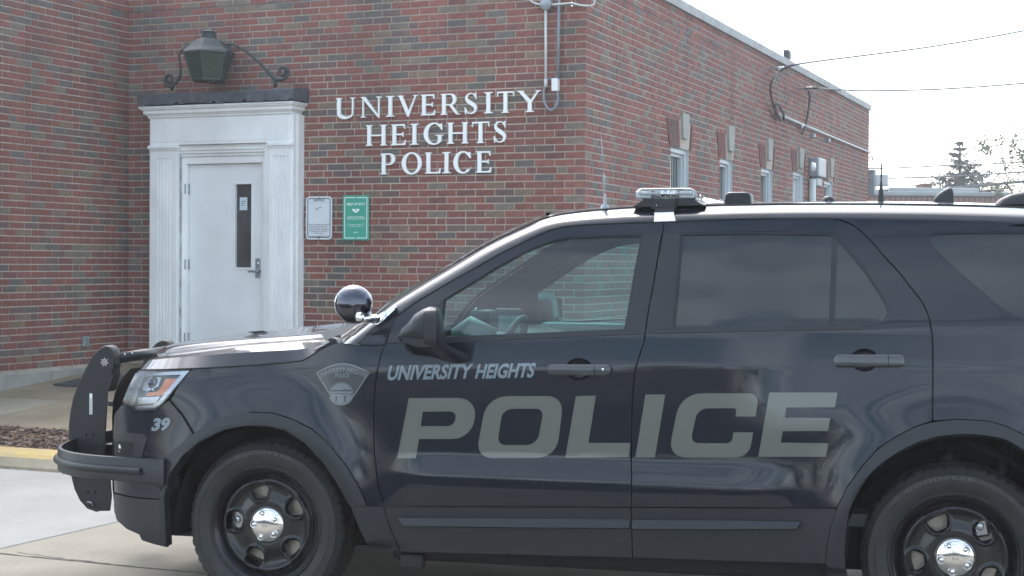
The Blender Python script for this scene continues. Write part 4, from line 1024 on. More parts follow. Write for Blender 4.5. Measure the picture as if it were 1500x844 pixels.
def mirror_obj(o, parent=None):
    me = o.data.copy(); n = len(me.vertices); co = np.empty(n*3); me.vertices.foreach_get('co', co); co = co.reshape(-1, 3)
    nv = np.empty(len(me.loops)*3); me.corner_normals.foreach_get('vector', nv); nv = nv.reshape(-1, 3)
    lv = np.empty(len(me.loops), int); me.loops.foreach_get('vertex_index', lv); has = me.has_custom_normals
    co[:, 1] = 2*YC-co[:, 1]; F_ = [tuple(p.vertices)[::-1] for p in me.polygons]; mi = [p.material_index for p in me.polygons]; sm = [p.use_smooth for p in me.polygons]
    ms = list(o.data.materials); vn = None
    if has:
        vn = np.zeros((n, 3)); vn[lv] = nv; vn[:, 1] *= -1
    bpy.data.meshes.remove(me)
    q = mesh_obj(o.name.split('.')[0], co, F_, ms, parent or o.parent, None, mi, any(sm), vn)
    q.parent = parent or o.parent; return q
# ---- outlines in the photograph (1500 px wide)
GAP_F = [(577,467),(570,487),(565,503),(558,520),(552,545),(549,570),(547.5,600),(547.5,640),(549,675),(553,704),(558,725),(563,742)]
GAP_FL = [(568,760),(575,780),(587,806)]
GAP_M = [(973,325.5),(970,343),(967,358),(958,413),(950,455),(943.6,500),(934,530),(931,541),(926.5,581.5),(925,663),(925,743.4)]
GAP_ML = [(926,775),(927,817)]
TOPF = [(577,467),(605,446),(648,420),(683,400),(735,371),(785,346),(805,338),(823,333),(860,329.5),(920,327),(973,325.5)]
TOPR = [(973,325.5),(1050,322),(1130,320.5),(1217,320.3),(1232,323),(1250,330)]
GAP_R = [(1250,330),(1262,339),(1275,352),(1300,381),(1318,400),(1330,416),(1347,437),(1355,450),(1361,466),(1365,485),(1366.5,510),(1366.5,560),(1366,617)]
ARC_RO = [(1365,618),(1340,626),(1311.7,640.6),(1287,657),(1263,683.5),(1242.4,712),(1226,744.6)]
ARC_ROL = [(1216,777),(1211,805),(1210,826)]
ARC_RI = [(1237.6,806),(1239,785),(1243,750),(1249,736),(1260.7,712.7),(1275,692.5),(1295,675),(1321,658),(1350,645),(1379,637.6),(1414,635),(1448.6,637.6),(1474.6,643),(1500,659)]
ARC_FO = [(240,675),(248,666),(261,655),(285,634.5),(310,618),(338,608),(367,604),(399.5,605),(428,614),(456.6,628),(481,649),(505.5,679),(526,712),(538,740.5)]
ARC_FI = [(242,728),(248.7,695.7),(269,667),(293.5,647),(326,630.5),(358.7,623.5),(391,623.5),(420,630.5),(448.4,649),(473,675),(493,704),(513.7,740.5)]
WIN_F = [(643.6,496),(651,438),(696,411),(728,391),(762,372),(780,363.5),(795,357.5),(811,352.5),(828,348.7),(848,347),(872,346),(941,344.3),(931,396),(916,484)]
WIN_R = [(985.6,482),(992,410),(998,341),(1109,339.6),(1213,341),(1224,345),(1246,368),(1266,393),(1290,428),(1302,450),(1303,461),(1297,470),(1285,475.5),(1263,477.5)]
HL = [(204,543.3),(240,542),(281,540),(263,561.7),(247,581.7),(235,595),(226.7,601),(210,602.5),(195,602.5),(190,596),(186.7,594),(178.5,591),(181.5,583),(189,565),(198,547.7)]
EP = 'paint'
def cpanel(name, outer, holes=(), off=0.0, m='paint', th=.018, step=.03, edge='gap', fun=None, parent=None, mir=True, inset=0.0, **kw):
    o = solid(name, [(outer, list(holes))], side(off, fun), th, M[m], parent or car, None, step, edge_m=M[edge] if edge else None, **kw)
    q = mirror_obj(o, (parent if mir is True or parent is None else mir)) if mir else None
    return o, q
def shrink(pl, d):     # pull a polygon in by d to open a shut line
    q = np.array(pl); a = .5*np.sum(q[:, 0]*np.roll(q[:, 1], -1)-np.roll(q[:, 0], -1)*q[:, 1]); s = 1 if a > 0 else -1; out = []
    for i in range(len(q)):
        e1 = q[i]-q[i-1]; e2 = q[(i+1) % len(q)]-q[i]
        if np.linalg.norm(e1) < 1e-7 or np.linalg.norm(e2) < 1e-7: out.append(tuple(q[i])); continue
        n1 = np.array([-e1[1], e1[0]])/np.linalg.norm(e1)*s; n2 = np.array([-e2[1], e2[0]])/np.linalg.norm(e2)*s; n = n1+n2; l = np.linalg.norm(n)
        out.append(tuple(q[i]+(n/l*d*min(1.6, 1/max(.5, l/2)) if l > .3 else n1*d)))
    return out
def shut(pts, w=.022, name='door_gap_blocker'):
    q = [pS(x, y) for x, y in pts]; solid_ = stroke(q, w*2); cpanel(name, solid_, off=.022, m='gap', th=0, step=None, edge=None)  # dark strips added behind the gaps to stop light showing through
shut(GAP_F+GAP_FL); shut(GAP_M+GAP_ML); shut(dopen(GAP_R, 12)[:-1]); shut(dopen(TOPF, 14), .015); shut(dopen(TOPR, 14), .015)
shut([(204,542),(281,540.5),(330,537.5),(370,534.5),(410,531.5),(443,528),(467,513),(480,506),(491,502)], .012, 'bonnet_gap_blocker')
shut([(247,586),(266,608),(282.5,635.5)], .012, 'bumper_gap_blocker'); shut([(172,723.5),(180,726),(205,730.5),(238,732)], .012, 'bumper_gap_blocker'); shut([(520,741),(740,743),(925,744),(1226,745)], .012, 'sill_gap_blocker')
# handles: bowls are cut out of the doors
def oval(cx, cy, rx, ry, n=28): return [(cx+rx*math.cos(2*math.pi*k/n), cy+ry*math.sin(2*math.pi*k/n)) for k in range(n)]
BOWL_F = poly(oval(848, 541, 20, 16.5), den=9); BOWL_R = poly(oval(1266, 527.5, 21, 17), den=9)
win_f = poly(WIN_F); win_r = poly(WIN_R)
door_f_out = shrink(poly(TOPF+GAP_M[1:]+GAP_F[::-1][:-1]), .0028)
door_r_out = shrink(poly(TOPR+GAP_R[1:]+ARC_RO[1:]+GAP_M[::-1][:-1]), .0028)
door_f, door_f2 = cpanel('front_door', door_f_out, [win_f, BOWL_F], step=.028)
door_r, door_r2 = cpanel('rear_door', door_r_out, [win_r, BOWL_R], step=.03)
HOODCUT = [(281,540.5),(330,537.5),(370,534.5),(410,531.5),(443,528),(455,521.7),(467,513),(480,506),(491,502)]
fend = HOODCUT+[(504,503.5),(523,505),(545,506.5),(560,506),(565,503)]+GAP_F[3:]+[(538,742)]+ARC_FO[::-1][1:-6]+[(285,634.5),(268,607),(250,586),(263,561.7)]
cpanel('front_fender', shrink(poly(fend), .0022), step=.028)
bump = [(247.5,586),(266,608),(282.5,635.5),(261,655),(248,666),(240,675),(237,700),(238.5,731),(205,729.7),(180,725),(167.5,721.5),(167,706),(166,663),(166,628),(166.5,615),(169,604),(179,592),(186.7,594.5),(190,597),(195,603.5),(210,603.5),(226.7,602),(236,595.5)]
FOG = [(168,632.8),(190,634),(212,636.5),(216,642),(213,652),(210,661.7),(209,672),(168,668)]
fog = poly(FOG)
bumper_near, _ = cpanel('front_bumper', shrink(poly(bump), .002), [], step=.025)
cpanel('fog_lamp_bezel', fog, off=-.004, m='trim', th=.012, step=.02, edge=None)
fi = poly([(169,647),(178,645),(196,648),(192,672),(169,670)]); cpanel('fog_recess', fi, off=-.0055, m='gap', th=0, step=.03, edge=None)
mb = MB(); q = pS(177, 657); mb.lathe([(0, .012), (.02, .008), (.026, 0), (.028, -.02)], 18, (q[0], float(S(*q))+.006, q[1]), (-.5, -.85, 0)); mb.build('fog_lamp', M['silver'], car, smooth=True)
val = [(167.5,723),(180,726.5),(205,731.2),(238.5,732.5),(239,760),(244.6,801.7),(225,797),(208,791.5),(204,783),(186,775),(171,762),(167,745)]
cpanel('lower_valance', poly(val), off=-.001, m='trim', step=.03, edge=None)
# wheel arch rings with a turned lip
def ring_fun(wx, ri, ro):
    def f(a, b):
        r = np.sqrt((a-wx)**2+(b-HZ)**2); t = np.clip((r-ri)/(ro-ri), 0, 1); return -.018*np.sqrt(np.clip(1-(2*t-1)**4, 0, 1))
    return f
arcF = [(236,735),(236.5,700)]+ARC_FO+ARC_FI[::-1]+[(243.5,760),(245,800),(240,770)]
cpanel('wheel_arch_trim', poly(arcF, den=7), off=-.002, m='trim', th=.05, step=.022, edge=None, fun=lambda a, b: -.010+0*a)
arcR_near = [pS(*p) for p in dopen([(1500,637.6),(1475,625),(1448.6,617),(1402,614.5)]+ARC_RO+ARC_ROL, 8)]; arcR_in = [pS(*p) for p in dopen(ARC_RI, 8)]
oR = [(math.hypot(x-WB, z-HZ), math.atan2(z-HZ, x-WB)) for x, z in arcR_near]; iR = [(math.hypot(x-WB, z-HZ), math.atan2(z-HZ, x-WB)) for x, z in arcR_in]
# complete the rear ring by symmetry about the wheel centre
lo_ = sorted([(a if a > 0 else a+2*math.pi, r) for r, a in oR]); li_ = sorted([(a if a > 0 else a+2*math.pi, r) for r, a in iR])
lo_ = [(0, .475), (R(35), .52)]+lo_; li_ = [(0, .44), (R(35), .485)]+li_
def rad(tab, a): return float(np.interp(a, [t[0] for t in tab], [t[1] for t in tab]))
angs = [R(d) for d in range(202, -21, -4)]
outR = [(WB+math.cos(a)*rad(lo_, a), HZ+math.sin(a)*rad(lo_, a)) for a in angs]; inR = [(WB+math.cos(a)*rad(li_, a), HZ+math.sin(a)*rad(li_, a)) for a in angs]
cpanel('wheel_arch_trim', outR+inR[::-1], off=-.002, m='trim', th=.05, step=.022, edge=None, fun=lambda a, b: -.010+0*a)
# rear quarter panel
top_q = [pS(x, y) for x, y in dopen([(1217,320.0),(1300,321),(1400,323),(1500,327)], 10)]
zq = top_q[-1][1]
qpts = top_q+[(3.05, zq-.012), (3.5, zq-.05), (3.72, zq-.10), (3.86, 1.35), (3.95, 1.12), (3.98, .9), (3.96, .62)]
arc_q = [p for p in outR if p[1] > .60]; right_end = [p for p in arc_q if p[0] > WB]; left_part = [p for p in outR if p[0] <= WB and p[1] > pS(1366, 617)[1]]
qpts += [(outR[[i for i, p in enumerate(outR) if p[0] > WB and p[1] > .6][-1]][0]+.01, .60)]+right_end[::-1]+left_part[::-1][:]
qpts += [pS(x, y) for x, y in dopen(GAP_R[::-1], 8)]+[pS(x, y) for x, y in [(1250,329.5),(1232,322.5)]]
WIN_Q = [(1500,340),(1440,340),(1400,340.5),(1375,341),(1366.7,343),(1361,348),(1361,355),(1365,361.7),(1375,373),(1403,399),(1433,425),(1450,440),(1467,453),(1483,462.5),(1500,467)]
wq = [pS(x, y) for x, y in densify(WIN_Q[:-1]+[WIN_Q[-1]], 8) if x <= 1500]
wq = [pS(x, y) for x, y in WIN_Q]; zt_, zb_ = wq[0][1], wq[-1][1]
wq = wq+[(wq[-1][0]+.2, zb_-.0), (3.50, zb_+.03), (3.66, zb_+.10), (3.60, zt_-.06), (3.50, zt_-.02)]
win_q = fillet([(a, b, .0) for a, b in wq])
cpanel('quarter_panel', shrink(qpts, .0025), [win_q], step=.03)
# claddings under the doors
cl_f = shrink(poly([(563,742.5),(740,743),(925,744)]+GAP_ML+[(750,812.5),(593,808)]+GAP_FL[::-1]), .0022)
cl_r = shrink(poly([(925,744),(1100,744.6),(1226,745.2)]+ARC_ROL+[(1100,822.5),(927,817),(926,775)]), .0022)
cl_x = shrink(poly([(513.7,741),(538,741.5),(563,742.5)]+GAP_FL+[(565,806),(541,803),(530,781)]), .0018)
fz_ = lambda a, b: -.014*sst(.455, .44, b)-.0+.0*a
for nm, q in (('front_door_cladding', cl_f), ('rear_door_cladding', cl_r), ('fender_cladding', cl_x)):
    cpanel(nm, q, off=-.009, m='trim', th=.03, step=.035, edge=None)
cpanel('door_moulding', poly([(586,757.5),(760,758.5),(923.5,760),(923.5,772),(760,770.5),(595,768)]), off=-.017, m='trim', th=.012, step=.02, edge=None, fun=lambda a, b: -.45*np.clip(.46-b, 0, .06))
cpanel('door_moulding', poly([(928,760),(1060,761),(1174,763),(1167,773),(1060,773),(928,772)]), off=-.017, m='trim', th=.012, step=.02, edge=None, fun=lambda a, b: -.45*np.clip(.50-b, 0, .08))
for q in ([(563,742.3),(740,742.8),(924,743.6),(924,745.2),(740,744.6),(563.5,744)], [(926.5,743.7),(1100,744.3),(1223,744.9),(1222.6,746.6),(1100,746),(926.5,745.4)], [(516,740.8),(561,742),(561.5,743.6),(517,742.6)]):
    zt_l = pS(*q[0])[1]; cpanel('cladding_lip', poly(q), off=-.009, m='trim', th=.003, step=.02, edge=None, fun=lambda a, b: -.004-.0*a+.9*np.clip(b-.4, 0, .2)*0-.0)
# dark sill under the car; front box added to block bright ground showing through
m_ = MB(); m_.bbox((.55, .10, .225), (2.42, 1.82, .33), .02); m_.bbox((-.62, .30, .24), (3.75, 1.62, .52), .03); m_.box((.5, .13, .33), (2.45, 1.79, .50)); m_.box((-.68, .16, .30), (-.445, 1.76, .93)); m_.build('underbody_and_blocker', M['gap'], car)
m_ = MB(); m_.bbox((.60, .06, .20), (.70, .12, .26), .01); m_.build('jacking_point', M['trim'], car); m_ = MB(); m_.bbox((2.40, .05, .19), (2.415, .30, .40), .003); m_.build('splash_guard', M['trim'], car)
# window frames, belts, glass
def ringpanel(name, outer, d, off, m, th=.006, **kw): return cpanel(name, outer, [shrink(outer, d)], off=off, m=m, th=th, step=.05, edge=None, **kw)
wg = cpanel('side_window', win_f, off=.010, m='glass', th=0, step=.06, edge=None)
ringpanel('window_seal', shrink(win_f, -.001), .007, .004, 'trim')
cpanel('side_window', win_r, off=.010, m='privacy', th=0, step=.04, edge=None); ringpanel('window_seal', shrink(win_r, -.001), .009, .003, 'trim')
cpanel('window_divider', poly([(1219,341),(1227,345.5),(1222,478),(1213.5,479)]), off=.006, m='trim', th=.006, step=.05, edge=None)
cpanel('quarter_window', win_q, off=.008, m='privacy', th=0, step=.04, edge=None); ringpanel('window_seal', shrink(win_q, -.001), .006, .003, 'trim')
cpanel('window_sill_trim', poly([(643.6,495.5),(780,489.5),(916,483.5),(946,482),(944.5,489),(780,496),(643,503)]), off=-.004, m='trim', th=.006, step=.05, edge=None)
cpanel('window_sill_trim', poly([(951,482.5),(1100,480),(1263,477.3),(1263,482.5),(1100,485.5),(950,488.5)]), off=-.004, m='trim', th=.006, step=.05, edge=None)
cpanel('pillar_trim', poly([(942,344.5),(967.5,343.5),(964,372),(956,415),(948,455),(944.5,482.5),(917,484),(932,396)]), off=-.003, m='trim', th=.004, step=.05, edge=None)
cpanel('pillar_trim', poly([(972.5,343),(997,341.5),(991,412),(985,481.5),(950,482.5),(953,457),(962,410),(969,366)]), off=-.003, m='trim', th=.004, step=.05, edge=None)
cpanel('mirror_sail', poly([(651,437),(643.6,496),(620,497),(590,499),(612,470),(634,450)]), off=-.003, m='trim', th=.004, step=.05, edge=None)
cpanel('fender_vent_trim', poly([(563,504.5),(545,506),(523,503.5),(532,494),(548,478),(570,468),(576,469),(569,487)]), off=.004, m='paint', th=.01, step=.04, edge=None)
def seam(pts, r=.0028, off=-.0005, name='panel_seam'):
    P = []
    for x, y in dopen(pts, 8): q = pS(x, y); P.append((q[0], float(S(*q))+off, q[1]))
    mb = MB(); mb.tube(P, r, 5); o = mb.build(name, M['gap'], car); mirror_obj(o)
seam([(206,542),(240,541.6),(300,539.2),(370,535.2),(420,531),(443,528.4),(455,522),(467,513.4),(480,506.4),(491,502.4)], .0034, -.001, 'bonnet_seam')
seam([(577,467),(605,445.5),(648,419.5),(683,399.5),(735,370.5),(785,345.5),(805,337.5),(823,332.5),(860,329),(920,326.5),(973,325),(1050,321.5),(1130,320),(1217,319.8)], .0030, -.001, 'door_top_seam')
seam([(504,504),(523,505.3),(545,506.8),(560,506.3),(566,503.2),(590,502)], .0024, -.001)
# ---- handles
for (cx, cy, x0, x1, ya, yb, bw, key) in ((848, 541, 803, 896, 532, 549.5, BOWL_F, True), (1266, 527.5, 1222, 1325, 517.5, 536.5, BOWL_R, False)):
    c = pS(cx, cy); rx_ = abs(pS(cx+20, cy)[0]-c[0]); rz_ = abs(pS(cx, cy-16.5)[1]-c[1])
    bowl = lambda a, b, c=c, rx_=rx_, rz_=rz_: .034*np.clip(1-((a-c[0])/rx_)**2-((b-c[1])/rz_)**2, 0, 1)**.5
    cpanel('handle_recess', bw, off=0, m='paint', th=0, step=.006, edge=None, fun=bowl)
    h = rrect(x0, ya+1.5, x1, yb, 8); hp = [pS(x, y) for x, y in h]; xm, xM = min(p[0] for p in hp), max(p[0] for p in hp); zm, zM = min(p[1] for p in hp), max(p[1] for p in hp)
    hf = lambda a, b, xm=xm, xM=xM, zm=zm, zM=zM: -.012*np.sqrt(np.clip(1-np.abs((a-(xm+xM)/2)/((xM-xm)/2))**5, 0, 1))-.012*np.sqrt(np.clip(1-np.abs((b-(zm+zM)/2)/((zM-zm)/2+.001))**2.5, 0, 1))
    o, q = cpanel('door_handle', hp, off=-.008, m='handle', th=.010, step=.006, edge=None, fun=hf)
    s_ = poly([(x1-24, ya+2), (x1-22.8, ya+2), (x1-22.8, yb-1), (x1-24, yb-1)]); cpanel('handle_seam', s_, off=-.0325, m='gap', th=0, step=None, edge=None, parent=o, mir=False)
    if key:
        k = pS(885.5, 540.5); mb = MB(); mb.lathe([(0, .006), (.005, .005), (.0065, 0)], 14, (k[0], float(S(*k))-.031, k[1]), (0, -1, 0)); mb.build('key_lock', M['chrome'], o)
# ---- lettering on the side
def vinyl(name, regs, m, off=-.0022, step=.022, parent=car, **kw): return solid(name, regs, side(off), 0, M[m], parent, None, step, **kw)
P7 = lambda x, y: (540+x/2.453, 500+y/2.453)
P8 = lambda x, y: (900+x/2.453, 500+y/2.453)
def conv(pts, fn, den=6): return [pS(*fn(x, y)) for x, y in densify(fillet(pts), den*2.453)]
SQ = [('P', P7, [(145,204),(392,203,78),(372,351,92),(182,351),(170,420),(103,420)], [[(195,253),(318,252,30),(307,305,40),(188,305)]]),
      ('O', P7, [(425,198,75),(702,196,62),(675,419,72),(385,420,62)], [[(482,243,36),(630,242,30),(606,373,42),(462,373,32)]]),
      ('L', P7, [(745,197),(817,195),(790,365),(940,365),(935,416),(707,418)], []),
      ('I', P8, [(112,191),(183,191),(146,417),(76,417)], []),
      ('C', P8, [(238,187,78),(522,187,60),(507,270),(435,270),(441,240,20),(300,241,36),(273,366,32),(422,366,30),(428,327),(499,327),(483,416,78),(192,417,66)], []),
      ('E', P8, [(557,184),(802,184),(793,237),(618,238),(613,274),(775,276),(768,322),(605,323),(598,364),(768,366),(760,415),(517,415)], [])]
for ch, fn, o_, hs in SQ: vinyl('decal_letter', [(conv(o_, fn), [conv(h, fn) for h in hs])], 'decal')
def stext(name, txt, BL, BRt, TL, m, off=-.0025, parent=car, **kw):
    V, Fc, _ = text_poly(txt, **kw); P = []; V, Fc = finer(V, Fc, .04 if len(txt) > 5 else .12)
    for u, v in V:
        px = BL[0]+u*(BRt[0]-BL[0])+v*(TL[0]-BL[0]); py = BL[1]+u*(BRt[1]-BL[1])+v*(TL[1]-BL[1]); x, z = pS(px, py); P.append((x, float(S(x, z))+off, z))
    o = mesh_obj(name, P, Fc, M[m], parent); return o
xw = 566.0
def shear_text(txt, x0, x1, yb0, yb1, hgt, slant, m, name='decal_lettering', **kw):
    return stext(name, txt, (x0, yb0), (x1-slant, yb1), (x0+slant, yb0-hgt), m, **kw)
shear_text('UNIVERSITY', 566, 694, 557.5, 555, 22.3, 5.5, 'decal2', bold=.035)
shear_text('HEIGHTS', 695.5, 786.5, 555.2, 553.3, 22, 5.5, 'decal2', bold=.035)
stext('decal_number', '39', (221.5, 632), (247, 631), (226.5, 612.5), 'decal2', off=-.004, bold=.05)
# fender badge
bd = [(463,545.8)]+[(463+78.7*t, 545.8-13.6*math.sin(math.pi*t)-.0) for t in np.linspace(.06, .94, 12)]+[(541.7,546.3),(520,579)]+[(500.2+18.5*math.cos(a), 575.5+18.5*math.sin(a)) for a in np.linspace(.35, math.pi-.35, 9)]+[(484,580)]
bo = [pS(x, y) for x, y in densify(bd, 5)]
bg = vinyl('shoulder_patch_decal', [(bo, [])], 'badge', off=-.002)
vinyl('patch_border', [(bo, [shrink(bo, .0042)])], 'badgeline', off=-.0026, parent=bg)
ci = [pS(500.3+16.8*math.cos(a), 576.5+16.8*math.sin(a)) for a in np.linspace(0, 2*math.pi, 30)[:-1]]
vinyl('patch_seal', [(ci, [])], 'badgeline', off=-.0026, parent=bg); vinyl('patch_seal_rim', [(shrink(ci, .003), [shrink(ci, .005)])], 'badge', off=-.003, parent=bg)
vinyl('patch_seal_hills', [([pS(x, y) for x, y in ((485,572),(491,570.5),(498,572),(507,570),(515.5,571.5),(515.5,573.2),(485,573.5))], []), ([pS(x, y) for x, y in ((486,575.5),(515,577),(515,578.2),(486,576.6))], []),
      ([pS(x, y) for x, y in ((491.5,581),(493.5,580),(494.5,583),(493.5,586),(495,588),(490.5,588),(492,585)) ], []), ([pS(x, y) for x, y in ((502.5,580.5),(509,580.2),(507,583),(506.5,588),(508,588.6),(503.5,588.6),(505,583.5))], [])], 'badge', off=-.0032, parent=bg, step=None)
def arc_text(txt, cx, cy, r, a0, a1, hgt):
    V, Fc, _ = text_poly(txt, bold=.02); P = []
    for u, v in V:
        a = R(a0+(a1-a0)*u); rr_ = r+hgt*v; x, z = pS(cx+rr_*math.sin(a), cy-rr_*math.cos(a)); P.append((x, float(S(x, z))-.0030, z))
    mesh_obj('patch_lettering', P, Fc, M['badgeline'], bg)
arc_text('UNIVERSITY HEIGHTS', 502, 608, 63, -31.5, 31.5, 6.5)
stext('patch_lettering', 'POLICE', (491, 553.5), (512, 553), (491, 547), 'badgeline', off=-.003, parent=bg, bold=.02)
# ---- head lamp
hl = poly(HL, den=5)
o_h, _ = cpanel('headlight', hl, off=.030, m='housing', th=0, step=.03, edge=None)
def hpart(name, pts, off, m, th=.006, fun=None): 
    q = solid(name, [(poly(pts, den=5), [])], side(off, fun), th, M[m], o_h, None, .025); mirror_obj(q, car); return q
wall_ = MB(); n = len(hl)
Pa = [(x, float(S(x, z))+.001, z) for x, z in hl]; Pb = [(x, float(S(x, z))+.032, z) for x, z in hl]; wall_.add(Pa+Pb, [(k, (k+1) % n, n+(k+1) % n, n+k) for k in range(n)]); wall_.build('bucket', M['housing'], o_h)
hpart('lamp_bezel', [(206,547),(276,543.5),(259,563),(243,582),(233,593),(225,598),(198,599),(199,595),(223,593.5),(231,588),(242,574),(264,549),(214,551)], .006, 'silver')
hpart('amber_reflector', [(241,555.5),(258,555),(249,568),(238,580),(213,580.5),(214,575.5),(229,574),(236,565)], .010, 'amber')
hpart('side_reflector', [(201,583),(233,581),(226,591),(200,593)], .012, 'silver')
hpart('vertical_divider', [(208,548),(212,548),(202,572),(195,595),(190,594),(198,568)], .006, 'silver')
hpart('lamp_reflector', [(219,553),(234,553),(230,566),(214,574),(206,572),(211,560)], .014, 'silver', fun=lambda a, b: .0*a)
q = pS(222, 562); mb = MB(); mb.lathe([(0, .03), (.022, .022), (.03, 0)], 20, (q[0], float(S(*q))+.028, q[1]), (-.6, -.8, 0)); mb.build('projector_lens', M['darkchrome'], o_h, smooth=True)
q = pS(224, 571.5); mb = MB(); mb.lathe([(0, .004), (.004, .003), (.005, 0)], 10, (q[0], float(S(*q))+.004, q[1]), (-.3, -.9, 0)); mb.build('marker_bulb', M['signwhite'], o_h, smooth=True)
lens_, _ = cpanel('headlight_lens', hl, off=.0005, m='lens', th=0, step=.03, edge=None)
def loft(name, curves, m, k1=5, k2=4, parent=car, linear=False, mirror=True, sharp=40, flip=False, **kw):
    C = [catmull([tuple(p) for p in c], k1) for c in curves]; n = len(C[0]); cols = []
    for j in range(n):
        col = [c[j] for c in C]
        cols.append(col if (linear or k2 == 1) else catmull(col, k2))
    m_ = len(cols[0]); V = [tuple(p) for col in cols for p in col]; Fc = []
    for j in range(n-1):
        for k in range(m_-1):
            f = (j*m_+k, j*m_+k+1, (j+1)*m_+k+1, (j+1)*m_+k); Fc.append(f[::-1] if flip else f)
    o = mesh_obj(name, V, Fc, M[m] if isinstance(m, str) else m, parent, None, None, True, None, sharp); tag(o, **kw)
    if mirror:
        V2 = [(p[0], 2*YC-p[1], p[2]) for p in V]; mesh_obj(name, V2, [f[::-1] for f in Fc], M[m], parent, None, None, True, None, sharp)
    return o
def p3S(px, py, off=0.0): x, z = pS(px, py, off); return Vector((x, float(S(x, z))+off, z))
K0 = [(523,504),(577,467),(605,446),(683,400),(735,371),(785,346),(823,333),(860,329.5),(920,327),(973,325.5),(1050,322),(1130,320.5),(1215,320.3),(1300,321),(1400,323),(1500,327)]
K2 = [(503,503),(554,459),(585,436),(663,389),(717,357.5),(769,333),(803,319),(845,311.5),(913,305.5),(970,303.5),(1050,301.5),(1130,300),(1215,299.5),(1300,299.8),(1400,301.5),(1500,304.5)]
c0 = [p3S(*p) for p in K0]; c0[0] = p3S(523, 504)
dy = [.05,.13,.14,.15,.15,.15,.15,.16,.17,.17,.17,.17,.17,.17,.17,.17]
c2 = [pY(p[0], p[1], a.y+d) for p, a, d in zip(K2, c0, dy)]
def ext(c, n=3):
    d = c[-1]-c[-2]; out = list(c); z = [(-.004), (-.03), (-.085)]; yy = [.012, .05, .12]; b = c[-1].copy()
    for k in range(n): b = b+Vector((.24 if k < 2 else .16, yy[k], z[k]-.012)); out.append(b.copy())
    return out
c0 = ext(c0); c2 = ext(c2)
c1 = [Vector((a.x+(b.x-a.x)*.42, a.y+(b.y-a.y)*.17, a.z+(b.z-a.z)*.42)) for a, b in zip(c0, c2)]
c1b = [Vector((a.x+(b.x-a.x)*.68, a.y+(b.y-a.y)*.45, a.z+(b.z-a.z)*.68)) for a, b in zip(c0, c2)]
c0i = [a+Vector((0, .012, -.002)) for a in c0]
loft('roof_side_rail', [c0i, c0, c1, c1b, c2], 'paint', 6, 5, flip=False)
# roof skin
N0 = 6
rc2 = c2[N0:]; yz = []
def arch(p, t, rise): return Vector((p.x-.0, p.y+(YC-p.y)*t, p.z+rise*(1-(1-t)**2.2)))
rows = [[p+Vector((0, .014, .002)) for p in rc2]]
for t in (.06, .14, .3, .55, .8, 1.0): rows.append([arch(p, t, .030)+Vector((-.10*t*max(0, 1-k/2.5), 0, .006*max(0, 1-k/3))) for k, p in enumerate(rc2)])
loft('roof_skin', rows, 'paint', 6, 3)
mb = MB(); mb.tube(catmull([tuple(p+Vector((0, .007, .001))) for p in c2[3:]], 4), .0055, 6); o = mb.build('roof_gutter', M['gap'], car); mirror_obj(o)
# windscreen, bowed forward
ws = []
fw2 = c2[:N0+1]
for t in (0.0, .04, .12, .3, .6, 1.0):
    ws.append([Vector((p.x-.17*(1-(1-t)**2)*(1-k/(N0+1)*.45), p.y+.012+(YC-p.y-.012)*t, p.z+.035*(1-(1-t)**2)*(k/(N0))+.004)) for k, p in enumerate(fw2)])
loft('windscreen', ws, 'wglass', 5, 3)
loft('windscreen_seal', [[p+Vector((0, .0, .003)) for p in fw2], ws[1]], 'gap', 5, 1)
# hood
st = lambda pts, ys: [pY(p[0], p[1], y) for p, y in zip(pts, ys)]
def hy(pts): return [p3S(*p) for p in pts]
h0 = hy([(206,541.3),(240,541),(300,538.8),(370,534.5),(443,528),(491,502)])
h1 = st([(218,528),(245,525),(300,520.8),(370,515.6),(440,511.5),(490,501.3)], [.235,.16,.105,.085,.085,.09])
h1b = st([(224,524.5),(249,521),(303,516),(372,510.5),(438,506.5),(484,500)], [.285,.225,.175,.155,.155,.165])
h2 = st([(232,522.5),(256,518),(308,511.5),(375,504.9),(436,500.8),(477,498)], [.345,.29,.245,.225,.235,.25])
h2b = st([(230,519.5),(256,514.8),(308,508.5),(375,502),(436,497.8),(475,494)], [.36,.305,.258,.238,.248,.265])
h3 = st([(231,515),(257,507),(310,500.5),(375,495),(431,491),(472,487.5)], [.44,.38,.34,.325,.34,.37])
h4 = st([(244,507),(272,501.5),(325,494.5),(388,488),(446,483),(498,479)], [.72,.72,.72,.72,.72,.72])
hc = st([(262,501.5),(291,497),(345,490.5),(405,483.5),(465,477),(520,471.5)], [YC]*6)
loft('bonnet', [h0, h1], 'paint', 6, 1, sharp=30)
loft('bonnet', [h1, h1b, h2], 'paint', 6, 3); loft('bonnet', [h2, h2b], 'paint', 6, 1)
loft('bonnet', [h2b, h3, h4, hc], 'paint', 6, 4)
# bonnet underside shut line
loft('bonnet_gap', [[p+Vector((0, .004, -.004)) for p in h0], [p+Vector((0, .05, -.03)) for p in h0]], 'gap', 4, 1)
# bonnet washer vent
v = [pY(x, y, .80) for x, y in ((361,487.6),(385,485.4),(393,488.3),(375,490.5))]
mb = MB(); mb.add([p+Vector((0, 0, .004)) for p in v], [(0, 1, 2, 3)]); mb.build('bonnet_vent', M['trim'], car)
mb = MB(); v2_ = [v[0].lerp(v[2], .35), v[1].lerp(v[3], .3), v[2].lerp(v[0], .25), v[3].lerp(v[1], .3)]; mb.add([p+Vector((0, 0, .007)) for p in v2_], [(0, 1, 2, 3)]); mb.build('washer_jet', M['housing'], car)
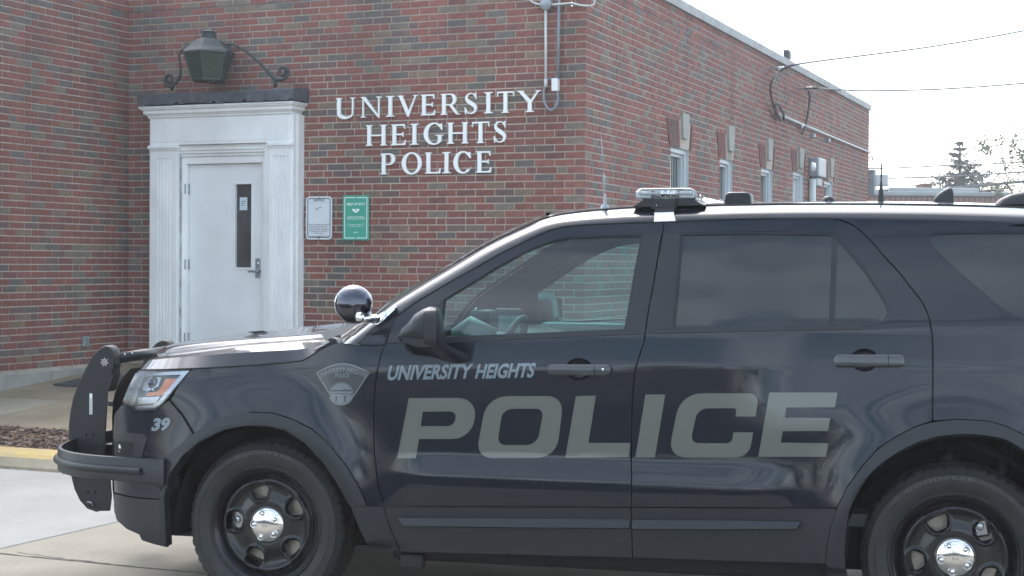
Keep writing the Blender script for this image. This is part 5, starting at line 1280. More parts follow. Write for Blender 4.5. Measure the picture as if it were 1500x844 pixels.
# cowl between bonnet and windscreen, wipers
cw0 = [h0[-1], h1[-1], h1b[-1], h2[-1], h2b[-1], h3[-1], h4[-1], hc[-1]]
cw1 = [p+Vector((.015, 0, -.05)) for p in cw0]
base = [pY(503, 505, .14)]+[None]*7
wb = [Vector((ws[0][0].x, ws[0][0].y, ws[0][0].z))]
cw2 = []
for p in cw0:
    t = max(0, min(1, (p.y-.14)/(YC-.14))); cw2.append(Vector((c2[0].x-.17*(1-(1-t)**2)+.03, max(p.y, .12), c2[0].z-.03)))
loft('cowl', [cw0, cw1, cw2], 'trim', 3, 1)
mb = MB()
a = pY(497, 497, .30); b = pY(545, 470, .62); mb.tube([a, a.lerp(b, .5)+Vector((0, 0, .012)), b], .008, 6); mb.tube([pY(488, 499, .30), a+Vector((0, 0, .01)), a.lerp(b, .45)+Vector((0, 0, .02))], .011, 6); mb.build('wiper', M['trim'], car)
mb = MB(); a = pY(520, 483, .85); b = pY(572, 455, 1.45); mb.tube([a, b], .008, 6); mb.build('wiper', M['trim'], car)
mb = MB(); mb.prism([(0, 0), (.07, 0), (.055, .028), (.03, .032)], 0, .07, lambda u, v, w_: (h2[-1].x+.01+u, h2[-1].y-.05+w_, h2[-1].z-.02+v)); mb.build('cowl_bracket', M['trim'], car)
# front and rear closing surfaces
def edge_x(z): return -.82+.10*float(sst(.87, 1.06, z))
fc = []
for z in (.355, .40, .46, .56, .70, .84, .93, 1.0):
    x = edge_x(z)+.01; bw_ = .04 if z > .85 else .12
    if z < .42: x = -.775
    row = []
    for t in (0, .15, .35, .6, 1.0):
        y0 = float(S(x, z)); row.append(Vector((x-bw_*(1-(1-t)**1.6), y0+(YC-y0)*t, z)))
    fc.append(row)
loft('front_face', fc, 'trim', 3, 2)
mb = MB(); mb.bbox((-.93, .70, .70), (-.90, 1.22, .96), .02); gr_ = mb.build('grille', M['gap'], car)
for k in range(4): mb = MB(); mb.bbox((-.945, .71, .725+.06*k), (-.93, 1.21, .745+.06*k), .006); mb.build('grille_bar', M['trim'], gr_)
rows = []
for z, x in ((.35, 3.80), (.62, 3.93), (.9, 3.96), (1.12, 3.93), (1.35, 3.84), (1.56, 3.70), (1.66, 3.62)):
    y0 = float(S(min(x, 3.95), z)); rows.append([Vector((x+.10*(1-(1-t)**2), y0+(YC-y0)*t, z)) for t in (0, .2, .5, 1.0)])
loft('tailgate', rows, 'paint', 3, 2)
cpanel('rear_bumper', [(3.33, .60), (3.97, .60), (3.93, .40), (3.80, .28), (3.36, .28), (3.33, .45)], off=-.001, m='trim', step=.05, edge=None)
cpanel('tail_lamp', [(3.78, 1.00), (3.93, 1.00), (3.91, 1.22), (3.74, 1.18)], off=-.004, m='taillamp', th=.01, step=.05, edge=None)
# ---- wheels
def wheel(hx, hy, name_rot, side_=1):
    root = bpy.data.objects.new('wheel', None); root.empty_display_size = .2; put(root, car, Matrix.Translation((hx, hy, HZ)) @ Matrix.Rotation(name_rot[1], 4, 'Z') @ (Matrix.Identity(4) if side_ > 0 else Matrix.Rotation(math.pi, 4, 'Z')) @ Matrix.Rotation(name_rot[0], 4, 'Y'))
    RT, W = .3635, .245
    n = 216; prof = [(.236, .030), (.244, .010), (.252, .004), (.258, .010), (.285, -.004), (.300, -.0065), (.303, -.0045), (.306, -.0065), (.325, -.002), (.329, -.0042), (.332, -.001), (.345, .012), (.3515, .018), (.355, .022), (RT-.0045, .034), (RT-.001, .050), (RT, .075), (RT-.006, .078), (RT-.006, .086), (RT, .089), (RT, .118), (RT-.006, .120), (RT-.006, .128), (RT, .130), (RT, .165), (RT-.001, .20), (RT-.006, .215), (.345, .235), (.30, .248), (.236, .22)]
    V, Fc = [], []; P = len(prof)
    for k in range(n):
        a = 2*math.pi*k/n; c, s = math.cos(a), math.sin(a); tr = k % 4
        for j, (r, y) in enumerate(prof):
            rr_ = r
            if 11 <= j <= 15 and tr == 3: rr_ = r-.006
            if 11 <= j <= 12 and tr == 1: rr_ = r-.002
            if 20 <= j <= 26 and tr == 1: rr_ = r-.004
            V.append((c*rr_, y, s*rr_))
    for k in range(n):
        k2 = (k+1) % n
        for j in range(P-1): Fc.append((k*P+j, k*P+j+1, k2*P+j+1, k2*P+j))
    ty = mesh_obj('tyre', V, Fc, M['rubber'], root, None, None, True, None, 32)
    for txt, a0 in (('GOODYEAR', 28),):
        V_, F_, _ = text_poly(txt, bold=.02, spacing=1.15); a1 = 50 if len(txt) > 6 else 32; PP = []
        for u, v in V_: a = R(90+a0*0-(-a1/2+a1*u)) if a0 > 0 else R(270-(-a1/2+a1*u)); r = .309+.0145*v if a0 > 0 else .3235-.0145*(1-v) ; PP.append((math.cos(a)*r, -.0072+.0006, math.sin(a)*r))
        mesh_obj('sidewall_lettering', PP, F_, M['tyretext'], ty)
    # barrel of the rim
    mb = MB(); mb.lathe([(.238, .030), (.243, .012), (.240, .008), (.233, .012), (.228, .030), (.214, .040), (.208, .055), (.206, .120), (.214, .20), (.236, .215)], 72, (0, 0, 0), (0, 1, 0)); rim = mb.build('rim', M['rim'], root, None, True, 50)
    # pressed disc with five windows
    hol = []
    for k in range(5):
        a = R(104+72*k); pr, q = [], None
        sh = fillet([(-.022, .117, .010), (.022, .117, .010), (.040, .152, .012), (.037, .184, .012), (-.037, .184, .012), (-.040, .152, .012)], 4)
        hol.append([(math.cos(a)*v+math.sin(a)*u, math.sin(a)*v-math.cos(a)*u) for u, v in sh])
    def dsurf(U_, V_):
        def Yf(a, b):
            r = np.hypot(a, b); th = np.arctan2(b, a)
            y = .046-.020*np.exp(-((r-.192)/.016)**2)-.014*sst(.15, .10, r)+.018*sst(.085, .06, r)
            for k in range(5):
                q = R(104+72*k); u = a*math.sin(q)-b*math.cos(q); v = a*math.cos(q)+b*math.sin(q)
                d = np.sqrt((u/.047)**2+((v-.149)/.043)**2); y = y-.0085*np.exp(-((d-1.02)/.13)**2)*(v > 0)+.012*sst(.95, .6, d)*(v > 0)
            return y
        e = .001; y = Yf(U_, V_); dx = (Yf(U_+e, V_)-Yf(U_-e, V_))/(2*e); dz = (Yf(U_, V_+e)-Yf(U_, V_-e))/(2*e); n_ = np.stack([dx, -np.ones_like(dx), dz], 1); n_ /= np.linalg.norm(n_, axis=1)[:, None]
        return np.stack([U_, y, V_], 1), n_
    oc = [(.2065*math.cos(2*math.pi*k/80), .2065*math.sin(2*math.pi*k/80)) for k in range(80)]
    solid('wheel_disc', [(oc, hol)], dsurf, .010, M['rim'], root, None, .007)
    # chrome centre cap with five nuts
    mb = MB(); mb.lathe([(.0, .010), (.02, .0102), (.045, .013), (.066, .021), (.078, .031), (.083, .042), (.083, .055)], 56, (0, 0, 0), (0, 1, 0)); cap = mb.build('centre_cap', M['chrome'], root, None, True, 60)
    for k in range(5):
        mb = MB(); mr = MB(); a = R(104+72*k); o_ = Vector((math.cos(a)*.052, .012, math.sin(a)*.052)); mb.lathe([(.0, -.008), (.006, -.0065), (.009, -.002), (.0105, .006)], 16, o_, (0, 1, 0)); mr.lathe([(.0145, .004), (.0165, -.0002), (.0185, .006)], 20, o_, (0, 1, 0))
        mb.build('wheel_nut', M['chrome'], cap, None, True); mr.build('nut_ring', M['chrome'], cap, None, True)
    V_, F_, _ = text_poly('Ford', shear=.3); mesh_obj('cap_script', [(.026*(u-.5), .0092, .013*(v-.5)) for u, v in V_], F_, M['silver'], cap)
    mb = MB(); mb.lathe([(.10, .085), (.165, .085), (.165, .110), (.10, .110)], 48, (0, 0, 0), (0, 1, 0)); mb.build('brake_disc', M['disc'], root, None, True, 40)
    mb = MB(); mb.lathe([(.0, .055), (.06, .055), (.085, .10), (.15, .112), (.20, .14)], 32, (0, 0, 0), (0, 1, 0)); mb.build('hub', M['disc'], root)
    a = R(176 if hx < 1 else 40); mb = MB(); mb.bbox((math.cos(a)*.155-.03, .068, math.sin(a)*.155-.045), (math.cos(a)*.155+.03, .12, math.sin(a)*.155+.045), .01); mb.lathe([(0, -.008), (.012, -.006), (.016, 0)], 14, (math.cos(a)*.152, .069, math.sin(a)*.152), (0, 1, 0)); mb.build('brake_caliper', M['silver'], root)
    return root
wheel(0, .028, (0, R(-1.5))); wheel(WB, .028, (R(-12), 0)); wheel(0, 2*YC-.028, (R(20), R(-1.5)), -1); wheel(WB, 2*YC-.028, (R(50), 0), -1)
for hx in (0, WB):      # liners
    for y0, y1 in ((.05, .42), (2*YC-.42, 2*YC-.05)):
        mb = MB(); mb.lathe([(.425, 0), (.432, .10), (.425, .37)] if y0 < 1 else [(.425, 0), (.432, .27), (.425, .37)], 40, (hx, y0, HZ), (0, 1, 0), a0=0, a1=2*math.pi)
        V = [v for v in mb.V]; keep = [f for f in mb.F if all(V[k][2] > .27 for k in f)]; mb.F = keep; mb.I = [0]*len(keep)
        e = y1 if y0 < 1 else y0; mb.add([(hx+.43*math.cos(a), e, max(.24, HZ+.43*math.sin(a))) for a in [2*math.pi*k/36 for k in range(36)]], [tuple(range(36))])
        mb.build('wheel_arch_liner', M['gap'], car, None, True)
mb = MB(); mb.tube([(WB+.16, .20, .45), (WB+.20, .25, .85)], .03, 10); mb.tube([(WB-.02, .3, .5), (WB-.02, .3, .85)], .045, 12); mb.build('suspension_strut', M['trim'], car, smooth=True)
# ---- push bumper
UY = .62
UP = [(155,508),(160,509.5),(164.5,514),(166.5,521),(166.5,533),(164,548),(160,562),(156.5,573),(156,590),(155,607),(153.5,635),(153.5,668),(157,690),(161,706),(162.5,727),(160,748.5),(141.7,748.7),(128,744),(118,733),(110,716.7),(105,697),(101.7,655),(101.7,623),(104,603),(108,583),(116.7,560),(126.7,540),(136.7,521.7),(147,511.7)]
pb = bpy.data.objects.new('push_bumper', None); pb.empty_display_size = .2; put(pb, car, Matrix.Identity(4))
up = [pY(x, y, UY) for x, y in UP]; up2 = [(p.x, p.z) for p in up]
def upright(y0, sg):
    o = solid('upright', [(up2, [])], lambda U_, V_: (np.stack([U_, np.full(len(U_), y0), V_], 1), np.tile([0., -1, 0], (len(U_), 1))), .012, M['trim'], pb, None, None, back=True, smoothn=False)
    # rubber edge: front edge and rolled top
    mb = MB(); idx = list(range(16, 29))+list(range(0, 8)); pts = [Vector((up[i].x, y0+.035, up[i].z)) for i in idx]
    prof = [(-.036, 0.0), (-.036, .010), (-.030, .014), (.030, .014), (.036, .010), (.036, 0)]
    n = len(pts); V = []
    cx = sum(p.x for p in up)/len(up)
    for i, p in enumerate(pts):
        t = (pts[min(i+1, n-1)]-pts[max(i-1, 0)]).normalized(); nn = Vector((-t.z, 0, t.x)); 
        if nn.dot(p-Vector((up[11].x-.02, p.y, (up[0].z+up[15].z)/2))) < 0: nn = -nn
        V += [p+Vector((0, a, 0))+nn*(b-.008) for a, b in prof]
    Fc = [(i*6+j, i*6+(j+1) % 6, (i+1)*6+(j+1) % 6, (i+1)*6+j) for i in range(n-1) for j in range(6)]
    mb.add(V, Fc); mb.build('rubber_edge', M['rubber'], pb, None, None, 50)
    return o
u1_ = upright(UY, 1); upright(2*YC-UY-.07, 1)
# sticker star and white label
sc = pY(153, 530.5, UY-.0015); R1 = .024; st_ = []
for k in range(14): a = math.pi/2+k*math.pi/7; r = R1 if k % 2 == 0 else R1*.52; st_.append((sc.x+r*math.cos(a), sc.z+r*math.sin(a)))
fl = lambda y: (lambda U_, V_: (np.stack([U_, np.full(len(U_), y), V_], 1), np.tile([0., -1, 0], (len(U_), 1))))
so_ = solid('star_sticker', [(st_, [])], fl(UY-.0015), 0, M['sticker'], pb, None, None, smoothn=False)
ci_ = [(sc.x+.009*math.cos(a), sc.z+.009*math.sin(a)) for a in np.linspace(0, 6.2, 16)]; solid('sticker_ring', [(ci_, [[(sc.x+.006*math.cos(a), sc.z+.006*math.sin(a)) for a in np.linspace(0, 6.2, 16)]])], fl(UY-.0022), 0, M['housing'], pb, None, None, smoothn=False)
q0, q1 = pY(131.3, 607, UY), pY(135.3, 576.5, UY); mb = MB(); mb.box((q0.x, UY-.002, q0.z), (q1.x, UY-.0005, q1.z)); mb.build('white_label', M['whitepaint'], pb)
mb = MB(); rl = random.Random(3)
for k in range(9): mb.box((q0.x+.003, UY-.0028, q0.z+.004+.0085*k), (q1.x-.003, UY-.0021, q0.z+.008+.0085*k))
mb.build('label_print', M['housing'], pb)
mb = MB()
for x, y in ((125, 637), (135.5, 637), (127, 721), (138, 721), (133, 738)): q = pY(x, y, UY); mb.lathe([(0, .006), (.008, .005), (.010, 0)], 10, q, (0, -1, 0))
mb.build('bolt', M['trim'], pb)
q = pY(133, 738, UY); mb = MB(); mb.tube([(q.x-.018, UY-.008, q.z+.006), (q.x-.01, UY-.012, q.z+.012), (q.x+.012, UY-.012, q.z+.006), (q.x+.018, UY-.008, q.z-.008)], .004, 6); mb.build('hose_clip', M['silver'], pb)
# top cross tube
a = pY(172, 525, UY+.06); mb = MB(); mb.tube([a, Vector((a.x+.01, 2*YC-UY, a.z+.01))], .026, 14); tb = mb.build('cross_tube', M['trim'], pb, smooth=True)
mb = MB()
for t in (.07, .19): p = a.lerp(Vector((a.x+.01, 2*YC-UY, a.z+.01)), t); mb.lathe([(0, .003), (.005, .002), (.006, 0)], 8, p+Vector((0, 0, -.0))+Vector((.0, -.004, .0))+Vector((.018, 0, .017)), (.7, 0, .7))
mb.build('rivet', M['silver'], tb)
for q in (((-1.10, .70, .50), (-.92, .76, .60)), ((-1.05, UY+.01, .79), (-.88, UY+.06, .815)), ((-1.10, 1.2, .50), (-.92, 1.26, .60))): mb = MB(); mb.bbox(*q, .005); mb.build('mounting_bracket', M['trim'], pb)
# wrap-around strap with a tubular ridge
ringp = [(-.435, -.028), (-.62, .000), (-.80, .035), (-.95, .105), (-1.07, .22), (-1.155, .38), (-1.215, .60), (-1.235, .80), (-1.24, YC)]
rp_ = [Vector(p) for p in catmull([(x, y, 0) for x, y in ringp], 5)]; rp_ = rp_+[Vector((p.x, 2*YC-p.y, 0)) for p in rp_[::-1][1:]]
zt0, zb0 = pY(236, 673, -.02).z, pY(236, 709, -.02).z
def strap(prof, name, r=None, trim=0):
    pts = rp_[trim:len(rp_)-trim] if trim else rp_; n = len(pts); V = []; m = len(prof)
    for i, p in enumerate(pts):
        t = (pts[min(i+1, n-1)]-pts[max(i-1, 0)]).normalized(); nn = Vector((t.y, -t.x, 0))
        if nn.dot(p-Vector((-.3, YC, 0))) < 0: nn = -nn
        V += [p+nn*a+Vector((0, 0, z)) for a, z in prof]
    Fc = [(i*m+j, i*m+(j+1) % m, (i+1)*m+(j+1) % m, (i+1)*m+j) for i in range(n-1) for j in range(m)]+[tuple(range(m)), tuple((n-1)*m+j for j in range(m))[::-1]]
    mb = MB(); mb.add(V, Fc); return mb.build(name, M['trim'], pb, None, None, 42)
zm = (zt0+zb0)/2
strap([(-.010, zb0), (.004, zb0+.002), (.008, zb0+.006), (.008, zt0-.008), (.004, zt0-.002), (-.010, zt0)], 'wrap_strap')
strap([(.006+.022*math.cos(a), zm-.002+.017*math.sin(a)) for a in np.linspace(-math.pi/2, math.pi/2, 9)], 'strap_ridge', trim=3)
mb = MB(); q0 = pY(226, 711, -.03); mb.bbox((q0.x, -.030, zb0-.012), (q0.x+.045, .05, zt0+.003), .006); mb.bbox((q0.x+.01, -.02, zb0-.03), (q0.x+.06, .10, zb0+.02), .006); mb.build('strap_end_bracket', M['trim'], pb)
# ---- door mirror
def mirror_body():
    root = bpy.data.objects.new('door_mirror', None); root.empty_display_size = .1; put(root, car, Matrix.Identity(4))
    HP = [(581,493),(588,482),(600,470),(607,460),(618,453),(628,449.5),(637,450.5),(641,458),(643.5,475),(644,492),(642,503),(636,507),(622,508),(605,506),(590,502),(583,498)]
    yf = -.17; cx, cz = pY(618, 482, yf).x, pY(618, 482, yf).z; ring0 = [pY(x, y, yf) for x, y in HP]; c = Vector((sum(p.x for p in ring0)/len(ring0), yf, sum(p.z for p in ring0)/len(ring0)))
    rings = []
    for t, dy_ in ((0.05, -.062), (.35, -.058), (.62, -.046), (.82, -.028), (.95, -.008), (1.0, .02), (.97, .06), (.86, .10)):
        rings.append([c+(p-c)*t+Vector((0, dy_, 0)) for p in ring0])
    n = len(ring0); V = [v for rg in rings for v in rg]; Fc = [(i*n+j, i*n+(j+1) % n, (i+1)*n+(j+1) % n, (i+1)*n+j) for i in range(len(rings)-1) for j in range(n)]+[tuple(range(n))]+[tuple((len(rings)-1)*n+j for j in range(n))[::-1]]
    bm = bmesh.new(); vs = [bm.verts.new(v) for v in V]; [bm.faces.new([vs[k] for k in f]) for f in Fc]; bmesh.ops.recalc_face_normals(bm, faces=bm.faces[:]); me = bpy.data.meshes.new('mirror_housing'); bm.to_mesh(me); bm.free(); me.shade_smooth(); me.materials.append(M['trim']); ho = bpy.data.objects.new('mirror_housing', me); put(ho, root)
    # crease along the lower third
    F2 = [(585,495),(600,493.5),(643,491),(643,503),(636,507.5),(622,508.5),(605,506.5),(590,502)]
    pts = [pY(x, y, yf-.058) for x, y in F2]
    mb = MB(); n_ = len(pts); V = [p+Vector((0, .010, 0)) for p in pts]+[p+Vector((0, .09, 0)) for p in pts]; mb.add(V, [tuple(range(n_))[::-1], tuple(range(n_, 2*n_))]+[(k, (k+1) % n_, n_+(k+1) % n_, n_+k) for k in range(n_)]); mb.build('mirror_skirt', M['trim'], root)
    # arm to the door
    A = [(585,500),(605,507),(640,506),(662,508),(682,519),(681.5,529),(668,531),(650,528),(628,521),(606,519),(595,513)]
    pa = [p3S(x, y, -.02) for x, y in A]; pc_ = [pY(x+0, y-3, yf+.03) for x, y in [(588,498),(600,501),(620,503),(640,502),(643,502),(643,505),(640,506),(632,507),(618,507),(604,506),(594,503)]]
    V = list(pa)+[p+Vector((0, .022, 0)) for p in pa]+list(pc_); m = len(A)
    mb = MB(); mb.add(V, [tuple(range(m))[::-1]]+[(k, (k+1) % m, m+(k+1) % m, m+k) for k in range(m)]+[(k, 2*m+k, 2*m+(k+1) % m, (k+1) % m) for k in range(m)]); mb.build('mirror_arm', M['paint'], root)
    # mirror glass, facing rearwards
    x_ = max(p.x for p in ring0); gl = rrect(0, 0, .17, .130, .03)
    mb = MB(); mb.add([(x_+.004-.075*(u/.17), -.235+u, c.z-.058+v) for u, v in gl], [tuple(range(len(gl)))]); mb.build('mirror_glass', M['silver'], root)
    mb = MB(); n = len(gl); g2 = rrect(-.012, -.012, .182, .142, .035); V = [(x_+.003-.075*(u/.17), -.235+u, c.z-.058+v) for u, v in g2]+[(x_-.05-.05*(u/.17), -.225+u*.9, c.z-.05+v*.9) for u, v in g2]
    mb.add(V, [(k, (k+1) % n, n+(k+1) % n, n+k) for k in range(n)]+[tuple(n+k for k in range(n))]); mb.build('mirror_surround', M['trim'], root)
    return root
mr_ = mirror_body()
far = bpy.data.objects.new('door_mirror', None); far.empty_display_size = .1; put(far, car)
for ch in list(mr_.children):
    if ch.name.startswith('mirror_glass'): continue
    mirror_obj(ch, far)
fg = [pY(x, y, 2*YC+.055) for x, y in fillet([(766,430,4),(804,427.5,7),(813,438,4),(816,464),(798,468),(784,468),(771,454,5)], 4)]
mb = MB(); mb.add([p+Vector((0, .25*(p.x-fg[0].x), 0)) for p in fg], [tuple(range(len(fg)))]); mb.build('mirror_glass', M['silver'], far)
# ---- spot lamp on the pillar
sp_ = bpy.data.objects.new('spot_lamp', None); sp_.empty_display_size = .1; put(sp_, car)
yq = -.05; cc = pY(518, 446.5, yq); rr_ = (pY(545, 446, yq)-cc).length
mb = MB(); ax = Vector((-.25, .93, .10)).normalized()
mb.lathe([(0, -rr_*.80), (rr_*.30, -rr_*.765), (rr_*.55, -rr_*.65), (rr_*.76, -rr_*.46), (rr_*.90, -rr_*.22), (rr_*.965, 0), (rr_*.965, rr_*.12)], 48, cc, ax); mb.build('lamp_bowl', M['darkchrome'], sp_, smooth=True)
mb = MB(); mb.lathe([(rr_*.95, rr_*.04), (rr_*1.0, rr_*.06), (rr_*1.0, rr_*.22), (rr_*.93, rr_*.26)], 48, cc, ax); mb.build('lamp_rim', M['chrome'], sp_, smooth=True)
mb = MB(); mb.lathe([(rr_*.94, rr_*.24), (rr_*.5, rr_*.34), (0, rr_*.38)], 40, cc, ax); mb.build('lamp_lens', M['clear'], sp_, smooth=True)
a = pY(524, 466, yq-.055); b = pY(526, 460, yq-.06); e = pY(553, 467.5, -.02)
mb = MB(); mb.tube([b+Vector((0, .03, .004)), pY(525, 463, yq-.07), a+Vector((.004, -.012, -.0)), pY(533, 467, yq-.06)], [.012, .015, .016, .013], 12); mb.tube([pY(524, 467.5, yq-.06), e], [.0115, .0105], 12); mb.build('lamp_arm', M['chrome'], sp_, smooth=True)
kn = [(549,473.5),(553,475.5),(557,475),(580,453.5),(580.5,450.5),(577,449.5),(552,463.5),(549,467)]
kp = [p3S(x, y, .0) for x, y in kn]; kq = [Vector((p.x, p.y-.018, p.z)) for p in kp]; 
mb = MB(); m = len(kn); mb.add([p+Vector((0, .03, 0)) for p in kp]+kq, [tuple(range(m, 2*m))[::-1]]+[(k, (k+1) % m, m+(k+1) % m, m+k) for k in range(m)]); mb.build('pillar_bracket', M['chrome'], sp_)
mb = MB(); mb.lathe([(.0, -.004), (.016, -.002), (.019, .006), (.019, .03)], 20, e, (-.9, .35, 0)); mb.build('collar', M['chrome'], sp_, smooth=True)
# ---- light bar
lb = bpy.data.objects.new('light_bar', None); lb.empty_display_size = .1; put(lb, car)
def rz(x, y): # roof height approx
    k = np.interp(x, [p.x for p in rc2], [p.z for p in rc2]); return k+.03*(1-abs(1-(y-.2)/(YC-.2))**2.2)
yN = .30; xa, xb = pY(929, 285, yN).x, pY(1022, 285, yN).x; zt_, zb_ = pY(975, 275.5, yN).z, pY(975, 292, yN).z
segs = [(0, .0, 0), (.42, -.02, 0), (YC-yN, -.035, 0)]
def bar_shape(y, grow, dx, z0, z1, c=.02):
    a, b = xa+dx-grow, xb+dx+grow; return [Vector((a+c*.3, y, z0)), Vector((a, y, z0+c*.5)), Vector((a+.006, y, z1-c*.6)), Vector((a+c*1.3, y, z1)), Vector((b-c*1.3, y, z1)), Vector((b-.006, y, z1-c*.6)), Vector((b, y, z0+c*.5)), Vector((b-c*.3, y, z0))]
ys = [yN, yN+.012, yN+.16, yN+.165, yN+.40, yN+.405, YC, 2*YC-yN-.405, 2*YC-yN-.40, 2*YC-yN-.165, 2*YC-yN-.16, 2*YC-yN-.012, 2*YC-yN]
gr = [-.008, 0, 0, -.003, -.003, 0, 0, 0, -.003, -.003, 0, 0, -.008]
def dxx(y): return -.05*(1-abs((y-YC)/(YC-yN)))
V = []; 
for y, g_ in zip(ys, gr): V += bar_shape(y, g_, dxx(y), zb_+.002, zt_-abs(g_)*.3)
m = 8; Fc = [(i*m+j, i*m+(j+1) % m, (i+1)*m+(j+1) % m, (i+1)*m+j) for i in range(len(ys)-1) for j in range(m)]+[tuple(range(m)), tuple((len(ys)-1)*m+j for j in range(m))[::-1]]
mb = MB(); mb.add(V, Fc); mb.build('lens_cover', M['lens'], lb)
# inner modules: pale reflectors and LED rows
mb = MB(); led = MB(); rf = MB()
for y0, y1 in [(yN+.02, yN+.15), (yN+.175, yN+.39), (yN+.415, YC-.01), (YC+.01, 2*YC-yN-.415), (2*YC-yN-.39, 2*YC-yN-.175), (2*YC-yN-.15, 2*YC-yN-.02)]:
    ym = (y0+y1)/2; d = dxx(ym); mb.bbox((xa+d+.012, y0, zb_+.006), (xa+d+.075, y1, zt_-.012), .005); mb.bbox((xb+d-.075, y0, zb_+.006), (xb+d-.012, y1, zt_-.012), .005)
    mb.bbox((xa+d+.09, y0, zt_-.02), (xb+d-.09, y1, zt_-.009), .003)
mb.build('light_module', M['clear'], lb)
zc_ = (zt_+zb_)/2
for k in range(3):
    q = Vector((xa+(xb-xa)*(.44+.09*k), yN+.006, zc_)); led.lathe([(0, .002), (.008, .0), (.011, -.008), (.013, -.008)], 14, q, (0, -1, 0))
led.build('end_lamp', M['chrome'], lb, None, True)
rf.bbox((xa+.02, yN+.004, zc_-.004), (xa+(xb-xa)*.38, yN+.014, zc_+.006), .002); rf.bbox((xb-(xb-xa)*.33, yN+.004, zc_-.004), (xb-.02, yN+.014, zc_+.006), .002); rf.build('end_reflector', M['silver'], lb)
mb = MB(); mb.bbox((xa+.03, yN+.03, zb_-.010), (xb-.03, 2*YC-yN-.03, zb_+.003), .004); mb.build('base_rail', M['trim'], lb)
mb = MB(); q = [pY(x, y, yN+.03) for x, y in ((928,304),(1033,301),(1012,291),(946,292))]
for yy in (yN+.0, 2*YC-yN-.10):
    V = [Vector((p.x, yy, p.z)) for p in q]+[Vector((p.x, yy+.10, p.z)) for p in q]; mb.add(V, [(3, 2, 1, 0), (4, 5, 6, 7), (0, 1, 5, 4), (1, 2, 6, 5), (2, 3, 7, 6), (3, 0, 4, 7)])
mb.build('mounting_foot', M['trim'], lb)
q0, q1 = pY(939, 294, yN-.01), pY(1003, 302, yN-.01); mb = MB(); mb.box((pY(954, 300, yN-.02).x, yN-.025, pY(954, 306, yN-.02).z), (pY(990, 300, yN-.02).x, yN+.0, pY(954, 292, yN-.02).z)); mb.build('foot_clamp', M['trim'], lb)
mb = MB(); q = pY(962, 301, yN-.02); mb.lathe([(0, .006), (.006, .004), (.008, 0)], 10, q, (0, -1, 0)); mb.build('bolt', M['silver'], lb)
def on_rail(px, k):    # point on the rail section nearest pixel column px; k along c0,c1,c1b,c2
    best = None
    for cv in ([c0, c1, c1b, c2][k],):
        pts = [Vector(p) for p in catmull([tuple(p) for p in cv], 12)]
        best = min(pts, key=lambda p: abs(proj(CM @ p)[0]-px))
    return best
cols = []
for x in (957.5, 988):
    q_ = [on_rail(x, k) for k in range(4)]; cols.append([q_[0].lerp(q_[1], .12)+Vector((0, -.007, 0)), q_[0].lerp(q_[1], .6)+Vector((0, -.008, .001)), q_[1]+Vector((0, -.008, .003)), q_[1].lerp(q_[2], .40)+Vector((0, -.006, .006))])
V = cols[0]+cols[1]; 
mb = MB(); mb.add(V+[p+Vector((0, .006, -.004)) for p in V], [(k, k+1, 5+k, 4+k)[::1] for k in range(3)]+[(8+k, 12+k, 13+k, 9+k) for k in range(3)]+[(0, 8, 9, 1), (1, 9, 10, 2), (2, 10, 11, 3), (4, 5, 13, 12), (5, 6, 14, 13), (6, 7, 15, 14), (0, 4, 12, 8)]); mb.build('mounting_strap', M['whiteplastic'], lb)
a_, b_ = cols[0][3], cols[1][3]
mb = MB(); V = [a_, b_, Vector((b_.x, yN+.02, zb_-.01)), Vector((a_.x, yN+.02, zb_-.01))]; mb.add(V+[p+Vector((0, .0, .006)) for p in V], [(3, 2, 1, 0), (4, 5, 6, 7), (0, 1, 5, 4), (1, 2, 6, 5), (2, 3, 7, 6), (3, 0, 4, 7)]); mb.build('strap_hook', M['trim'], lb)
# ---- roof antennas and boxes
def rt(px, py, y): return pY(px, py, y)
b = rt(886, 303, .42); t_ = rt(884.6, 280, .42); c_ = rt(884, 267, .42); d_ = rt(884, 255, .42); e_ = rt(881, 200, .42)
an = bpy.data.objects.new('whip_antenna', None); an.empty_display_size = .05; put(an, car)
mb = MB(); mb.lathe([(.020, -.01), (.017, .004), (.007, .010), (.006, .045), (.004, .055), (.0, .056)], 14, b, (0, 0, 1)); mb.build('antenna_base', M['galv'], an, smooth=True)
mb = MB(); mb.tube([b, t_, c_], .0022, 6); pts = [c_.lerp(d_, k/60)+Vector((.0055*math.cos(k*.9), .0055*math.sin(k*.9), 0)) for k in range(61)]; pts = [t_.lerp(d_, .15+.85*k/90)+Vector((.0062*math.cos(k*.62), .0062*math.sin(k*.62), 0)) for k in range(91)]; mb.tube(pts, .0018, 5); mb.build('spring', M['galv'], an, smooth=True)
mb = MB(); mb.tube([d_, e_], [.0026, .0022], 6); mb.lathe([(0, -.005), (.004, 0), (0, .005)], 8, e_, (0, 0, 1)); mb.build('whip', M['galv'], an, smooth=True)
y_ = .55; a0 = rt(1060, 299, y_); a1 = rt(1102, 299, y_); z1 = rt(1080, 281, y_).z
mb = MB(); pl_ = fillet([(a0.x, a0.z-.02), (a1.x, a1.z-.02), (a1.x-.008, z1, .02), (a0.x+.008, z1, .02)], 5); n = len(pl_)
mb.add([(u, y_, v) for u, v in pl_]+[(u, y_+.10, v) for u, v in pl_]+[(u*.94+(a0.x+a1.x)/2*.06, y_-.008, v*.9+(a0.z)*.1) for u, v in pl_], [(k, (k+1) % n, n+(k+1) % n, n+k)[::-1] for k in range(n)]+[(2*n+k, 2*n+(k+1) % n, (k+1) % n, k)[::-1] for k in range(n)]+[tuple(range(2*n, 3*n)), tuple(range(n, 2*n))[::-1]])
mb.build('roof_equipment_box', M['trim'], car, None, None, 40)
